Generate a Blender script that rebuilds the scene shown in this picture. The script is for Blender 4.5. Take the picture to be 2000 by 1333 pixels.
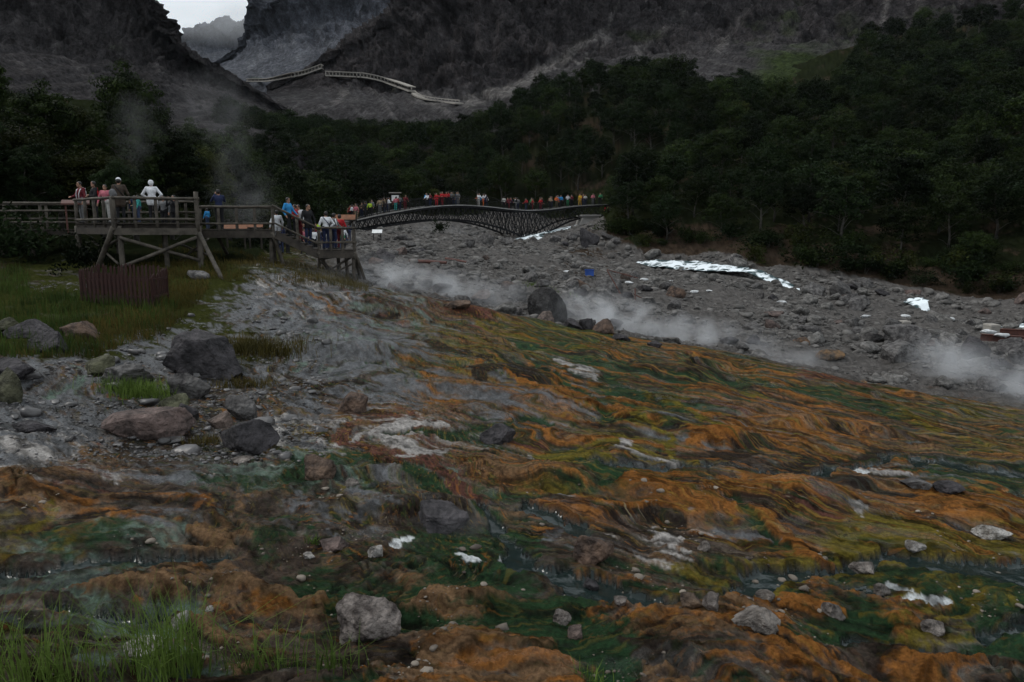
import bpy, math, random
import numpy as np
from mathutils import Vector, Matrix
from mathutils.bvhtree import BVHTree

random.seed(7); rng = np.random.default_rng(7)
for o in list(bpy.data.objects): bpy.data.objects.remove(o)
SC = bpy.context.scene
COL = SC.collection
R = math.radians

# ------------------------------------------------------------------ camera, sky, sun, exposure
F = 1450.0; PITCH = R(8.7); CAMZ = 4.0
cam_d = bpy.data.cameras.new('camera'); cam = bpy.data.objects.new('camera', cam_d); COL.objects.link(cam)
cam.location = (0, 0, CAMZ); cam.rotation_euler = (R(90) - PITCH, 0, 0)
cam_d.sensor_width = 36; cam_d.lens = 36 * F / 2000; cam_d.clip_start = 0.1; cam_d.clip_end = 9000
SC.camera = cam

SUN_EL, SUN_AZ = R(52), R(-72)          # azimuth from +Y towards +X
W = bpy.data.worlds.new('World'); SC.world = W; W.use_nodes = True
wn, wl = W.node_tree.nodes, W.node_tree.links
wn.clear()
wo = wn.new('ShaderNodeOutputWorld'); bg = wn.new('ShaderNodeBackground')
sky = wn.new('ShaderNodeTexSky'); sky.sky_type = 'NISHITA'; sky.sun_disc = False
sky.sun_elevation = SUN_EL; sky.sun_rotation = SUN_AZ; sky.altitude = 1800
sky.air_density = 1.0; sky.dust_density = 2.5; sky.ozone_density = 1.5
# an even deck of cloud over that sky
tc = wn.new('ShaderNodeTexCoord'); nz = wn.new('ShaderNodeTexNoise'); nz.inputs['Scale'].default_value = 3.0
nz.inputs['Detail'].default_value = 6; nz.inputs['Roughness'].default_value = .55
rp = wn.new('ShaderNodeValToRGB'); rp.color_ramp.elements[0].position = .25; rp.color_ramp.elements[0].color = (10.2, 11.2, 11.8, 1)
rp.color_ramp.elements[1].position = .75; rp.color_ramp.elements[1].color = (11.6, 12.2, 12.5, 1)
mx = wn.new('ShaderNodeMix'); mx.data_type = 'RGBA'; mx.inputs[0].default_value = .88
wl.new(tc.outputs['Generated'], nz.inputs['Vector']); wl.new(nz.outputs['Fac'], rp.inputs['Fac'])
wl.new(sky.outputs['Color'], mx.inputs[6]); wl.new(rp.outputs['Color'], mx.inputs[7])
wl.new(mx.outputs[2], bg.inputs['Color']); bg.inputs['Strength'].default_value = .10
wl.new(bg.outputs['Background'], wo.inputs['Surface'])

sl = bpy.data.lights.new('sun', 'SUN'); sun = bpy.data.objects.new('sun', sl); COL.objects.link(sun)
sl.energy = 1.5; sl.angle = R(10); sl.color = (1.0, .96, .9)
sd = Vector((math.sin(SUN_AZ) * math.cos(SUN_EL), math.cos(SUN_AZ) * math.cos(SUN_EL), math.sin(SUN_EL)))
sun.rotation_euler = sd.to_track_quat('Z', 'Y').to_euler(); sun.location = (0, 0, 80)

vs = SC.view_settings; vs.view_transform = 'Standard'; vs.look = 'None'; vs.gamma = 1; vs.exposure = -0.22
vs.use_curve_mapping = False
cy = SC.cycles
cy.use_denoising = True
try: cy.denoiser = 'OPENIMAGEDENOISE'; cy.denoising_input_passes = 'RGB_ALBEDO_NORMAL'
except Exception: pass
cy.max_bounces = 5; cy.diffuse_bounces = 2; cy.glossy_bounces = 2; cy.transmission_bounces = 3
cy.volume_bounces = 1; cy.transparent_max_bounces = 8; cy.volume_max_steps = 48; cy.volume_step_rate = 2.0
cy.use_adaptive_sampling = True; cy.adaptive_threshold = .02

# ------------------------------------------------------------------ pixel <-> place (photo pixels, 2000 x 1333)
FWD = np.array([0, math.cos(PITCH), -math.sin(PITCH)]); UP = np.array([0, math.sin(PITCH), math.cos(PITCH)])
def raydir(px, py):
    a = (np.asarray(px, float) - 1000) / F; b = -(np.asarray(py, float) - 666.5) / F
    return np.stack([a, FWD[1] + b * UP[1], FWD[2] + b * UP[2]], -1)
def P(px, py, Y):
    d = raydir(px, py); t = Y / d[..., 1]
    q = d * (t[..., None] if np.ndim(t) else t); q[..., 2] += CAMZ
    return q
def XAT(px, Y, z): return (px - 1000) / F * (Y * math.cos(PITCH) + (CAMZ - z) * math.sin(PITCH))
def proj(x, y, z):
    d = y * math.cos(PITCH) + (CAMZ - z) * math.sin(PITCH); d = np.where(d > .3, d, .3)
    u = y * UP[1] + (z - CAMZ) * UP[2]
    return 1000 + F * x / d, 666.5 - F * u / d

# ------------------------------------------------------------------ noise
def _h(ix, iy, s):
    n = (ix.astype(np.int64) * 374761393 + iy.astype(np.int64) * 668265263 + s * 1274126177) & 0xffffffff
    n = ((n ^ (n >> 13)) * 1274126177) & 0xffffffff
    return ((n ^ (n >> 16)) & 0xffff) / 65535.0
def _pn0(x, y, s, per):
    ix = np.floor(x); iy = np.floor(y); fx = x - ix; fy = y - iy
    ux = fx * fx * fx * (fx * (fx * 6 - 15) + 10); uy = fy * fy * fy * (fy * (fy * 6 - 15) + 10)
    def g(a, b):
        t = _h((ix + a) % per, (iy + b) % per, s) * 6.2831853
        return np.cos(t) * (fx - a) + np.sin(t) * (fy - b)
    a = g(0, 0); b = g(1, 0); c = g(0, 1); d = g(1, 1)
    return (a + (b - a) * ux + (c - a) * uy + (a - b - c + d) * ux * uy) * 1.45
_NT = 1024
_t = np.arange(_NT) / 8.0; TILE = _pn0(*np.meshgrid(_t, _t), 3, 128).astype(np.float32).ravel()
def pn(x, y, s=0):
    """gradient noise from one tile, turned and shifted by the seed"""
    an = s * 2.399; c, d = math.cos(an) * 8, math.sin(an) * 8
    u = (x * c - y * d + s * 37.7 + 4000.0).astype(np.float32); v = (x * d + y * c + s * 91.3 + 4000.0).astype(np.float32)
    iu = np.floor(u); iv = np.floor(v); fu = u - iu; fv = v - iv; iu = iu.astype(np.int32); iv = iv.astype(np.int32)
    u0 = iu & 1023; u1 = (iu + 1) & 1023; v0 = (iv & 1023) << 10; v1 = ((iv + 1) & 1023) << 10
    a = TILE[v0 + u0]; b = TILE[v1 + u0]
    a = a + (TILE[v0 + u1] - a) * fu; b = b + (TILE[v1 + u1] - b) * fu
    return a + (b - a) * fv
def fbm(x, y, o=4, s=0, gain=.5):
    r = 0; a = 1; t = 0
    for i in range(o):
        r = r + a * pn(x, y, s + i * 17); t += a; a *= gain; x = x * 2.03 + 11.3; y = y * 2.03 - 7.1
    return r / t * 1.35
def ridg(x, y, o=3, s=0):
    r = 0; a = 1; t = 0
    for i in range(o):
        r = r + a * (1 - 2 * np.abs(pn(x, y, s + i * 13))); t += a; a *= .5; x = x * 2.1; y = y * 2.1
    return r / t
def _h3(ix, iy, iz, s): return _h(ix + iz * 57.0, iy + iz * 131.0, s)
def vn3(p, s=0):
    i = np.floor(p); f = p - i; u = f * f * (3 - 2 * f); r = 0
    for a in (0, 1):
        for b in (0, 1):
            for c in (0, 1):
                w = (u[:, 0] if a else 1 - u[:, 0]) * (u[:, 1] if b else 1 - u[:, 1]) * (u[:, 2] if c else 1 - u[:, 2])
                r = r + w * _h3(i[:, 0] + a, i[:, 1] + b, i[:, 2] + c, s)
    return r * 2 - 1
def sm(a, b, x):
    t = np.clip((x - a) / (b - a), 0, 1); return t * t * (3 - 2 * t)

# ------------------------------------------------------------------ mesh helpers
def new_mesh(name, V, Fc, smooth=False):
    me = bpy.data.meshes.new(name)
    V = np.asarray(V, np.float32)
    if isinstance(Fc, np.ndarray):
        n, k = Fc.shape
        me.vertices.add(len(V)); me.vertices.foreach_set('co', V.ravel())
        me.loops.add(n * k); me.loops.foreach_set('vertex_index', Fc.astype(np.int32).ravel())
        me.polygons.add(n); me.polygons.foreach_set('loop_start', np.arange(0, n * k, k, dtype=np.int32))
        me.update(calc_edges=True)
    else:
        me.from_pydata([tuple(map(float, v)) for v in V], [], Fc); me.update()
    if smooth: me.polygons.foreach_set('use_smooth', np.ones(len(me.polygons), bool))
    return me
def obj(name, me, mat=None, parent=None, loc=None):
    o = bpy.data.objects.new(name, me); COL.objects.link(o)
    if mat is not None and me is not None and not me.materials: me.materials.append(mat)
    if parent is not None: o.parent = parent
    if loc is not None: o.location = loc
    return o
def tag(o, label=None, cat=None, group=None, kind=None):
    if label: o['label'] = label
    if cat: o['category'] = cat
    if group: o['group'] = group
    if kind: o['kind'] = kind
    return o
def empty(name, loc=(0, 0, 0), rz=0):
    o = bpy.data.objects.new(name, None); COL.objects.link(o); o.location = loc; o.rotation_euler = (0, 0, rz)
    o.empty_display_size = .2
    return o
class MB:
    def __init__(s): s.v = []; s.f = []
    def add(s, V, Fc):
        n = len(s.v); s.v += [tuple(map(float, v)) for v in V]; s.f += [tuple(n + i for i in f) for f in Fc]; return s
    def beam(s, a, b, w, h, up=(0, 0, 1)):
        a = Vector(a); b = Vector(b); d = (b - a).normalized(); u = Vector(up)
        if abs(d.dot(u)) > .98: u = Vector((0, 1, 0))
        r = d.cross(u).normalized() * (w / 2); u = r.cross(d).normalized() * (h / 2)
        V = [p + sx * r + sy * u for p in (a, b) for sx, sy in ((-1, -1), (1, -1), (1, 1), (-1, 1))]
        return s.add(V, [(0, 3, 2, 1), (4, 5, 6, 7), (0, 1, 5, 4), (1, 2, 6, 5), (2, 3, 7, 6), (3, 0, 4, 7)])
    def tube(s, pts, rad, n=7):
        pts = [Vector(p) for p in pts]; V = []; Fc = []
        for i, p in enumerate(pts):
            d = (pts[min(i + 1, len(pts) - 1)] - pts[max(i - 1, 0)]).normalized()
            u = Vector((0, 0, 1)) if abs(d.z) < .95 else Vector((1, 0, 0))
            r = d.cross(u).normalized(); u = r.cross(d)
            q = rad[i] if hasattr(rad, '__len__') else rad
            for k in range(n):
                t = 2 * math.pi * k / n; V.append(p + (r * math.cos(t) + u * math.sin(t)) * q)
        m = len(pts)
        for i in range(m - 1):
            for k in range(n):
                a = i * n + k; b = i * n + (k + 1) % n; Fc.append((a, b, b + n, a + n))
        Fc.append(tuple(range(n))[::-1]); Fc.append(tuple(range((m - 1) * n, m * n)))
        return s.add(V, Fc)
    def log(s, a, b, r0, r1=None, n=7, wob=.012):
        a = Vector(a); b = Vector(b); r1 = r1 or r0; m = 5; pts = []; rr = []
        for i in range(m):
            t = i / (m - 1); e = 0 if i in (0, m - 1) else wob
            pts.append(a.lerp(b, t) + Vector([random.uniform(-e, e) for _ in range(3)])); rr.append((r0 + (r1 - r0) * t) * random.uniform(.93, 1.07))
        return s.tube(pts, rr, n)
    def box(s, c, d):
        x, y, z = c; a, b, e = d[0] / 2, d[1] / 2, d[2] / 2
        V = [(x + i * a, y + j * b, z + k * e) for k in (-1, 1) for i, j in ((-1, -1), (1, -1), (1, 1), (-1, 1))]
        return s.add(V, [(0, 3, 2, 1), (4, 5, 6, 7), (0, 1, 5, 4), (1, 2, 6, 5), (2, 3, 7, 6), (3, 0, 4, 7)])
    def build(s, name, mat, parent=None, smooth=False):
        return obj(name, new_mesh(name, s.v, s.f, smooth), mat, parent)

# ------------------------------------------------------------------ materials
def nmat(name):
    m = bpy.data.materials.new(name); m.use_nodes = True; nt = m.node_tree
    return m, nt.nodes, nt.links, nt.nodes['Principled BSDF']
def mat(name, c1, c2=None, rough=.8, scale=6, detail=5, bump=.3, bscale=None, bdist=.02, spec=.3, stretch=None, rnd=0.0, coord='Object', lo=.35, hi=.65):
    m, n, l, b = nmat(name); c2 = c2 or tuple(v * .55 for v in c1)
    b.inputs['Roughness'].default_value = rough; b.inputs['Specular IOR Level'].default_value = spec
    t = n.new('ShaderNodeTexCoord'); src = t.outputs[coord]
    if stretch:
        mp = n.new('ShaderNodeMapping'); mp.inputs['Scale'].default_value = stretch; l.new(src, mp.inputs['Vector']); src = mp.outputs['Vector']
    z = n.new('ShaderNodeTexNoise'); z.inputs['Scale'].default_value = scale; z.inputs['Detail'].default_value = detail; z.inputs['Roughness'].default_value = .65
    l.new(src, z.inputs['Vector'])
    r = n.new('ShaderNodeValToRGB'); r.color_ramp.elements[0].position = lo; r.color_ramp.elements[1].position = hi
    r.color_ramp.elements[0].color = (*c2, 1); r.color_ramp.elements[1].color = (*c1, 1); l.new(z.outputs['Fac'], r.inputs['Fac'])
    out = r.outputs['Color']
    if rnd:
        oi = n.new('ShaderNodeObjectInfo'); mr = n.new('ShaderNodeMapRange'); mr.inputs[3].default_value = 1 - rnd; mr.inputs[4].default_value = 1 + rnd
        l.new(oi.outputs['Random'], mr.inputs[0]); h = n.new('ShaderNodeHueSaturation'); l.new(mr.outputs[0], h.inputs['Value']); l.new(out, h.inputs['Color'])
        mr2 = n.new('ShaderNodeMapRange'); mr2.inputs[3].default_value = .5 - rnd * .05; mr2.inputs[4].default_value = .5 + rnd * .05
        ml = n.new('ShaderNodeMath'); ml.operation = 'FRACT'; mm = n.new('ShaderNodeMath'); mm.operation = 'MULTIPLY'; mm.inputs[1].default_value = 7.31
        l.new(oi.outputs['Random'], mm.inputs[0]); l.new(mm.outputs[0], ml.inputs[0]); l.new(ml.outputs[0], mr2.inputs[0]); l.new(mr2.outputs[0], h.inputs['Hue'])
        out = h.outputs['Color']
    l.new(out, b.inputs['Base Color'])
    if bump:
        z2 = n.new('ShaderNodeTexNoise'); z2.inputs['Scale'].default_value = bscale or scale * 3; z2.inputs['Detail'].default_value = 6; l.new(src, z2.inputs['Vector'])
        bp = n.new('ShaderNodeBump'); bp.inputs['Strength'].default_value = bump; bp.inputs['Distance'].default_value = bdist
        l.new(z2.outputs['Fac'], bp.inputs['Height']); l.new(bp.outputs['Normal'], b.inputs['Normal'])
    return m
# ------------------------------------------------------------------ terrain: large form from surveyed points
CP = [  # photo pixel x, y, distance
 (0,1333,5.6),(1000,1333,6.1),(2000,1333,6.7),(500,1333,5.9),(1500,1333,6.4),
 (0,1150,7.6),(500,1150,7.9),(1000,1150,8.2),(1500,1150,8.7),(2000,1150,9.0),
 (0,1000,9.4),(500,1000,10.3),(1000,1000,10.9),(1500,1000,11.7),(2000,1000,12.5),
 (0,880,11.8),(400,880,13),(800,880,13.6),(1200,880,14.6),(1600,880,16),(2000,900,17),
 (0,780,14.5),(300,780,16),(600,780,17),(900,780,17.6),(1200,780,19),(1500,800,20),(1750,820,21),
 (0,700,17),(200,690,19),(400,690,20.5),(700,690,21.3),(950,690,22.8),(1200,710,24),
 (0,620,22),(230,597,24),(400,610,24.5),(600,620,25),(800,640,25.2),(1000,650,26.5),
 (60,560,27),(330,550,27.5),(480,556,28),(560,544,29),(700,560,29.5),(830,580,30),(960,605,30),(1100,635,30),(1250,665,29),(1400,690,28),(1600,730,26.5),(1800,770,25),(2000,815,23.5),
 (60,500,33),(300,520,32),(450,515,32),(600,535,32.5),(300,485,36),(0,440,42),
 (760,545,37),(1000,560,42),(1000,520,55),(1000,490,72),(1000,471,95),(780,500,55),(740,470,75),(850,448,88),
 (2000,760,27.5),(2000,700,33),(2000,650,42),(2000,620,50),(1795,592,57),(1500,620,45),(1500,560,62),(1340,522,75),(1250,600,44),(1250,550,58),(1750,690,34),(1600,690,33),(1060,461,108),(1150,500,82),
]
CPZ = []
for px, py, Y in CP:
    q = P(px, py, Y); CPZ.append((q[0], q[1], q[2]))
def cpz(px, Y, z): CPZ.append((XAT(px, Y, z), Y, z))
for px, Y, z in [(900,33.5,.35),(1100,33.2,-.45),(1350,31.6,-.95),(1600,29.4,-1.75),(1800,28,-2.2),(720,33,1.25),
  (1700,66,-.8),(1700,72,1.5),(1700,85,6),(1700,100,11),(1700,130,22),(1700,160,32),(1700,200,46),(1700,240,60),
  (2000,58,-1.6),(2000,66,1.5),(2000,80,7),(2000,100,14),(2000,130,24),(2000,170,37),(2000,240,62),(2300,60,6),(2300,100,22),(2600,40,4),(2600,90,30),
  (1300,80,.3),(1300,87,3.5),(1300,102,10),(1300,130,21),(1300,165,34),(1300,205,31),(1500,70,-.2),(1500,77,2.5),(1500,100,10),(1500,130,19),(1500,165,26),(1500,230,48),
  (1160,120,3.0),(1150,113,2.4),(1120,118,3.2),(1130,132,9),(1100,165,31),(1100,200,28),(900,104,3.2),(900,116,5.0),(850,128,7.0),(980,130,7.0),(740,112,6.0),(900,145,14),(920,168,22),(900,205,25),
  (600,60,2.4),(600,90,3.8),(600,112,5),(600,142,12),(560,172,23),(520,220,30),(200,42,3.0),(200,60,6),(200,90,14),(200,140,26),(-300,30,3),(-300,60,9),(-300,100,20),(-600,15,1.4),
  (1500,4,-.3),(500,4,.2),(1000,3,0),(2500,8,-.7),(2500,15,-1.8),(2500,30,-2.4),(-500,8,.6)]: cpz(px, Y, z)
CPZ = np.array(CPZ)
def lp(x, y): return np.clip(np.arctan2(x, np.maximum(y, .05)), -.95, .95), np.log(np.clip(np.hypot(x, y), 3.2, 260))
cu, cv = lp(CPZ[:, 0], CPZ[:, 1]); EPS = .06
def _phi(u, v): return np.sqrt((u[:, None] - cu[None]) ** 2 + (v[:, None] - cv[None]) ** 2 + EPS ** 2)
_n = len(cu); _A = np.zeros((_n + 3, _n + 3)); _A[:_n, :_n] = _phi(cu, cv) - np.eye(_n) * .004
_A[:_n, _n] = 1; _A[:_n, _n + 1] = cu; _A[:_n, _n + 2] = cv; _A[_n:, :_n] = _A[:_n, _n:].T
_w = np.linalg.solve(_A, np.r_[CPZ[:, 2], 0, 0, 0])
def macro(x, y):
    x = np.asarray(x, float); sh = x.shape; u, v = lp(x.ravel(), np.asarray(y, float).ravel()); out = np.empty(len(u))
    for i in range(0, len(u), 60000):
        s = slice(i, i + 60000); out[s] = _phi(u[s], v[s]) @ _w[:_n] + _w[_n] + _w[_n + 1] * u[s] + _w[_n + 2] * v[s]
    return out.reshape(sh)

RPX = np.array([-3000, 400, 480, 560, 700, 830, 960, 1100, 1250, 1400, 1600, 1800, 2000, 3000.])
RY = np.array([27, 27, 28.6, 29.6, 30, 30.5, 30.5, 30.5, 29.5, 28.5, 27, 25.5, 24, 20.])
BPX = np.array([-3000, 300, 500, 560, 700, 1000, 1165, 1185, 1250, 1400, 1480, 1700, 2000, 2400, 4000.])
BY = np.array([30.6, 30.8, 33, 62, 108, 131, 124, 90, 84, 78, 72, 66.5, 58, 48, 35.])  # left end reaches under the platform: dark soil plus painted tree shade
# lumps and hollows of the sinter slope: pixel x, y, half width m, half depth m, height m
BUMPS = [(700,690,1.3,.8,.30),(760,705,.9,.6,.22),(1005,740,1.1,.7,.30),(880,765,.9,.6,.25),(1340,730,1.3,.9,.22),(1370,728,.5,.3,.25),(1425,862,.8,.45,.24),(1440,872,.35,.2,.12),
 (1580,985,1.2,.9,.26),(1050,935,.75,.5,.24),(860,1005,.55,.35,.22),(700,1005,.9,.35,.16),(880,1190,.5,.3,.11),(520,1170,.6,.2,.09),(300,1160,.8,.3,.10),(1130,790,1.4,.9,.22),
 (1640,840,1.6,.7,.25),(1540,835,.9,.45,.18),(740,605,1.0,.5,-.25),(600,588,.9,.5,-.22),(890,605,1.6,.5,.18),(1250,1290,.5,.3,.10),(950,1290,.8,.25,.10),(1600,1000,.7,.6,.12),(1250,1010,.8,.4,.15),
 (1080,955,.25,.18,-.2),(1170,925,.5,.35,.14),(1720,950,.8,.3,.14),(620,925,.35,.2,.16),(750,930,.6,.3,.14),(1300,830,.6,.6,.15),(1230,835,.5,.5,.12),(100,960,1.2,.5,.1),(1400,1110,.4,.2,.1),(1800,880,1.2,.4,.15),(1660,735,.8,.4,.1)]
def G(px, py, ymin=3.0, ymax=250):
    px = np.atleast_1d(np.asarray(px, float)); py = np.atleast_1d(np.asarray(py, float)); n = len(px)
    Y = np.exp(np.linspace(math.log(ymin), math.log(ymax), 700)); d = raydir(px, py)
    k = Y[None, :] / d[:, 1:2]; X = d[:, 0:1] * k; Z = d[:, 2:3] * k + CAMZ
    below = Z < macro(X, np.broadcast_to(Y, X.shape)); i = np.argmax(below, 1); i = np.where(below.any(1), i, 699)
    a = np.arange(n); out = np.stack([X[a, i], Y[i], Z[a, i]], -1)
    return out
_bx = G([b[0] for b in BUMPS], [b[1] for b in BUMPS])

CLS = 'OGYEWDRTVSLABUPF'; CI = {c: i for i, c in enumerate(CLS)}
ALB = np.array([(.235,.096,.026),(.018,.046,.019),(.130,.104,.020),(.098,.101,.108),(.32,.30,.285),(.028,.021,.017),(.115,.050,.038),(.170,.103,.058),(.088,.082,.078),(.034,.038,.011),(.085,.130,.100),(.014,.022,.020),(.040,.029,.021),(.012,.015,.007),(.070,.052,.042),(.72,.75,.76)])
RGH = np.array([.62,.48,.6,.38,.65,.45,.6,.7,.9,.95,.40,.14,.95,1.0,.5,.4])
SPC = np.array([.01,.04,.01,.22,.05,.02,.02,.0,.02,.0,.22,.5,.0,.0,.02,.3])
HGT = np.array([.055,-.045,.01,.01,.03,-.01,.01,.06,0,.02,-.05,-.10,0,0,.005,-.03])
ZP = """450 590 E6V2D1;540 560 E6W1;570 580 T4D2E2;620 580 O2E4W1;660 590 E5L2D1;700 600 D3R2E2;740 605 D3R3;800 590 G2L2E2;850 600 R3T2D2;920 610 R4D3
480 640 D3E4;560 640 E5;640 650 E4L4;720 650 L3E4;800 650 D2E3T1G1;880 640 Y2T2G2;960 650 T3Y2G2;1050 650 O3G3Y2;1150 660 G3O2Y2;1300 690 O3G3T1;1400 700 T2O3G2
560 720 D4E4;640 690 E5L3;700 710 E5D2;780 700 D3E3G1;860 710 O2Y2G2E1;950 700 Y2O3G2;1050 720 O3G3;1200 720 D2O3G3;1350 730 D3O3R1;1500 740 O3G2Y1;1650 740 G3O2D1
550 770 D4E3;640 770 E3D3;700 770 D3E3;790 760 E4G1D1;870 770 O3T3E1;970 770 D3E4;1080 780 O5T1;1180 780 O2G3D2;1300 790 G4Y3O1;1420 790 D3O3R2;1550 790 D3O4;1700 790 O3D2G2;1850 800 Y3G3O2;1980 850 T3G2
600 840 T2W2E2Y1;560 860 W2E3T1;700 830 R3T2W1;780 850 W4R3T1;850 850 R3W2T2;930 850 G3O2E2;1050 850 O4T1D1;1200 850 Y3O2D2;1300 850 D3E2G2;1400 860 O5;1520 840 T3O3;1650 840 O3D3;1800 860 D3T2;1950 890 Y4O3
50 890 W3E3T2;150 920 T3R2W1;300 900 E2D3;450 920 G2E2L1;600 920 L3G3;700 890 G3Y2L1;800 930 D3E2G1;850 930 G3L2;880 930 R5;980 930 T4O2D2;1100 920 Y2T2G2;1180 920 G5;1250 900 O4Y2;1400 910 D4G2;1440 880 D6;1550 900 D3O2G1;1700 910 D2T2O2;1850 910 G4O1;1980 930 G4O1
80 970 T4O2;200 980 T3O3D2;350 1000 D3E2O1;500 980 G2T2D2;600 1000 D3E2;720 1010 D3E3Y1;850 1020 D5;950 1000 A1G4D1;1050 1010 T2G2D3;1150 980 D2O3;1300 960 O5D1;1450 960 O5D1;1560 1000 O4D3R2;1700 960 D4T1;1800 980 O3T1;1950 1000 O4Y1
60 1060 Y2G2D2;200 1080 L3G3D1;350 1060 D2L2;420 1060 T4;550 1060 G3D2;700 1080 D3T2G1;880 1060 G4D2;1000 1080 A1G4D1;1150 1070 D3;1300 1060 T2D3W1;1400 1050 D3O2;1550 1050 O4D1G1;1640 1090 Y4O1;1750 1060 Y4O2;1900 1060 Y3O3
100 1130 L4G1E1;300 1140 O2D3T3;450 1130 T3D1;600 1130 G4D1;800 1120 D3T2G1;900 1130 G5;1050 1130 A1G3D2;1200 1130 G3D2O1;1400 1130 G2Y2D2;1550 1120 Y3G2O1;1700 1110 G3Y2;1850 1120 G3Y2;1900 1150 Y3G3;1700 1170 G3Y1A2;1980 1180 G3Y1
100 1200 D2O2L2;250 1200 L3D1;500 1180 O3T3D1;600 1190 T4D2;720 1250 D4;780 1200 G5;880 1190 T5O1;1000 1220 G5;1100 1200 G4;1250 1200 T2O3D2;1400 1200 T3O3;1550 1190 O3D2;1650 1210 G4Y1;1800 1200 O3Y2;1900 1230 Y2G2D1;1990 1230 G4A1
100 1300 B3S2;300 1300 B3L1;480 1290 T3B1;600 1300 D4G2;850 1290 O3T4;1000 1300 O3T3;1180 1280 G6;1300 1280 D4T2;1450 1290 D3O2G1;1600 1300 O3D2;1750 1280 D3O2;1900 1310 D4O3;1980 1300 G3D2
60 600 S6;60 660 S4B2;200 640 S4B2;330 600 S4T1;400 560 S4;100 540 V4S2;60 720 E3D2;150 720 L2E3O1;250 700 E4D2;330 680 T2E3;420 640 D3E3S1;500 680 S4B2;120 800 E6D2;60 860 E5W2;250 790 E4D2V2;350 850 D3V2;450 800 D3V3;0 520 S3B3;250 500 B4S2;450 520 S4B1;600 520 S3B2;680 545 S3E2
720 520 V5E2;900 500 V4B1;1150 500 B5V1;1250 580 V3S1B1;1500 620 V5;1700 620 V5;1900 620 V5;1900 700 V4;1600 700 V3T1S1;1750 750 T2S2V1;1900 780 V2S2T1;1600 590 V4;1900 580 V3D1B2;1000 560 V4S1;850 540 V5;1350 560 V4B1;1400 640 V4S1;1050 470 V3B2;850 445 V3B1S1;760 450 V4S1"""
_z = []
for it in ZP.replace('\n', ';').split(';'):
    a, b, m = it.split(); w = np.zeros(len(CLS))
    for k in range(0, len(m), 2): w[CI[m[k]]] = float(m[k + 1])
    if float(a) > 760 and 600 < float(b) < 1120: w[CI['O']] *= .72; w[CI['Y']] *= 1.3; w[CI['G']] *= 1.15; w[CI['E']] += .12; w[CI['L']] += .08
    if float(a) < 720 and float(b) > 870: w[CI['O']] *= .5; w[CI['T']] *= .7; w[CI['P']] += 1.0; w[CI['D']] += .6
    if float(b) > 590: w[CI['P']] += w[CI['D']] * .55 + w[CI['O']] * .18; w[CI['D']] *= .6
    _z.append((float(a), float(b), w / w.sum()))
ZX = np.array([z[0] for z in _z]); ZY = np.array([z[1] for z in _z]); ZW = np.array([z[2] for z in _z])
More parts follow.
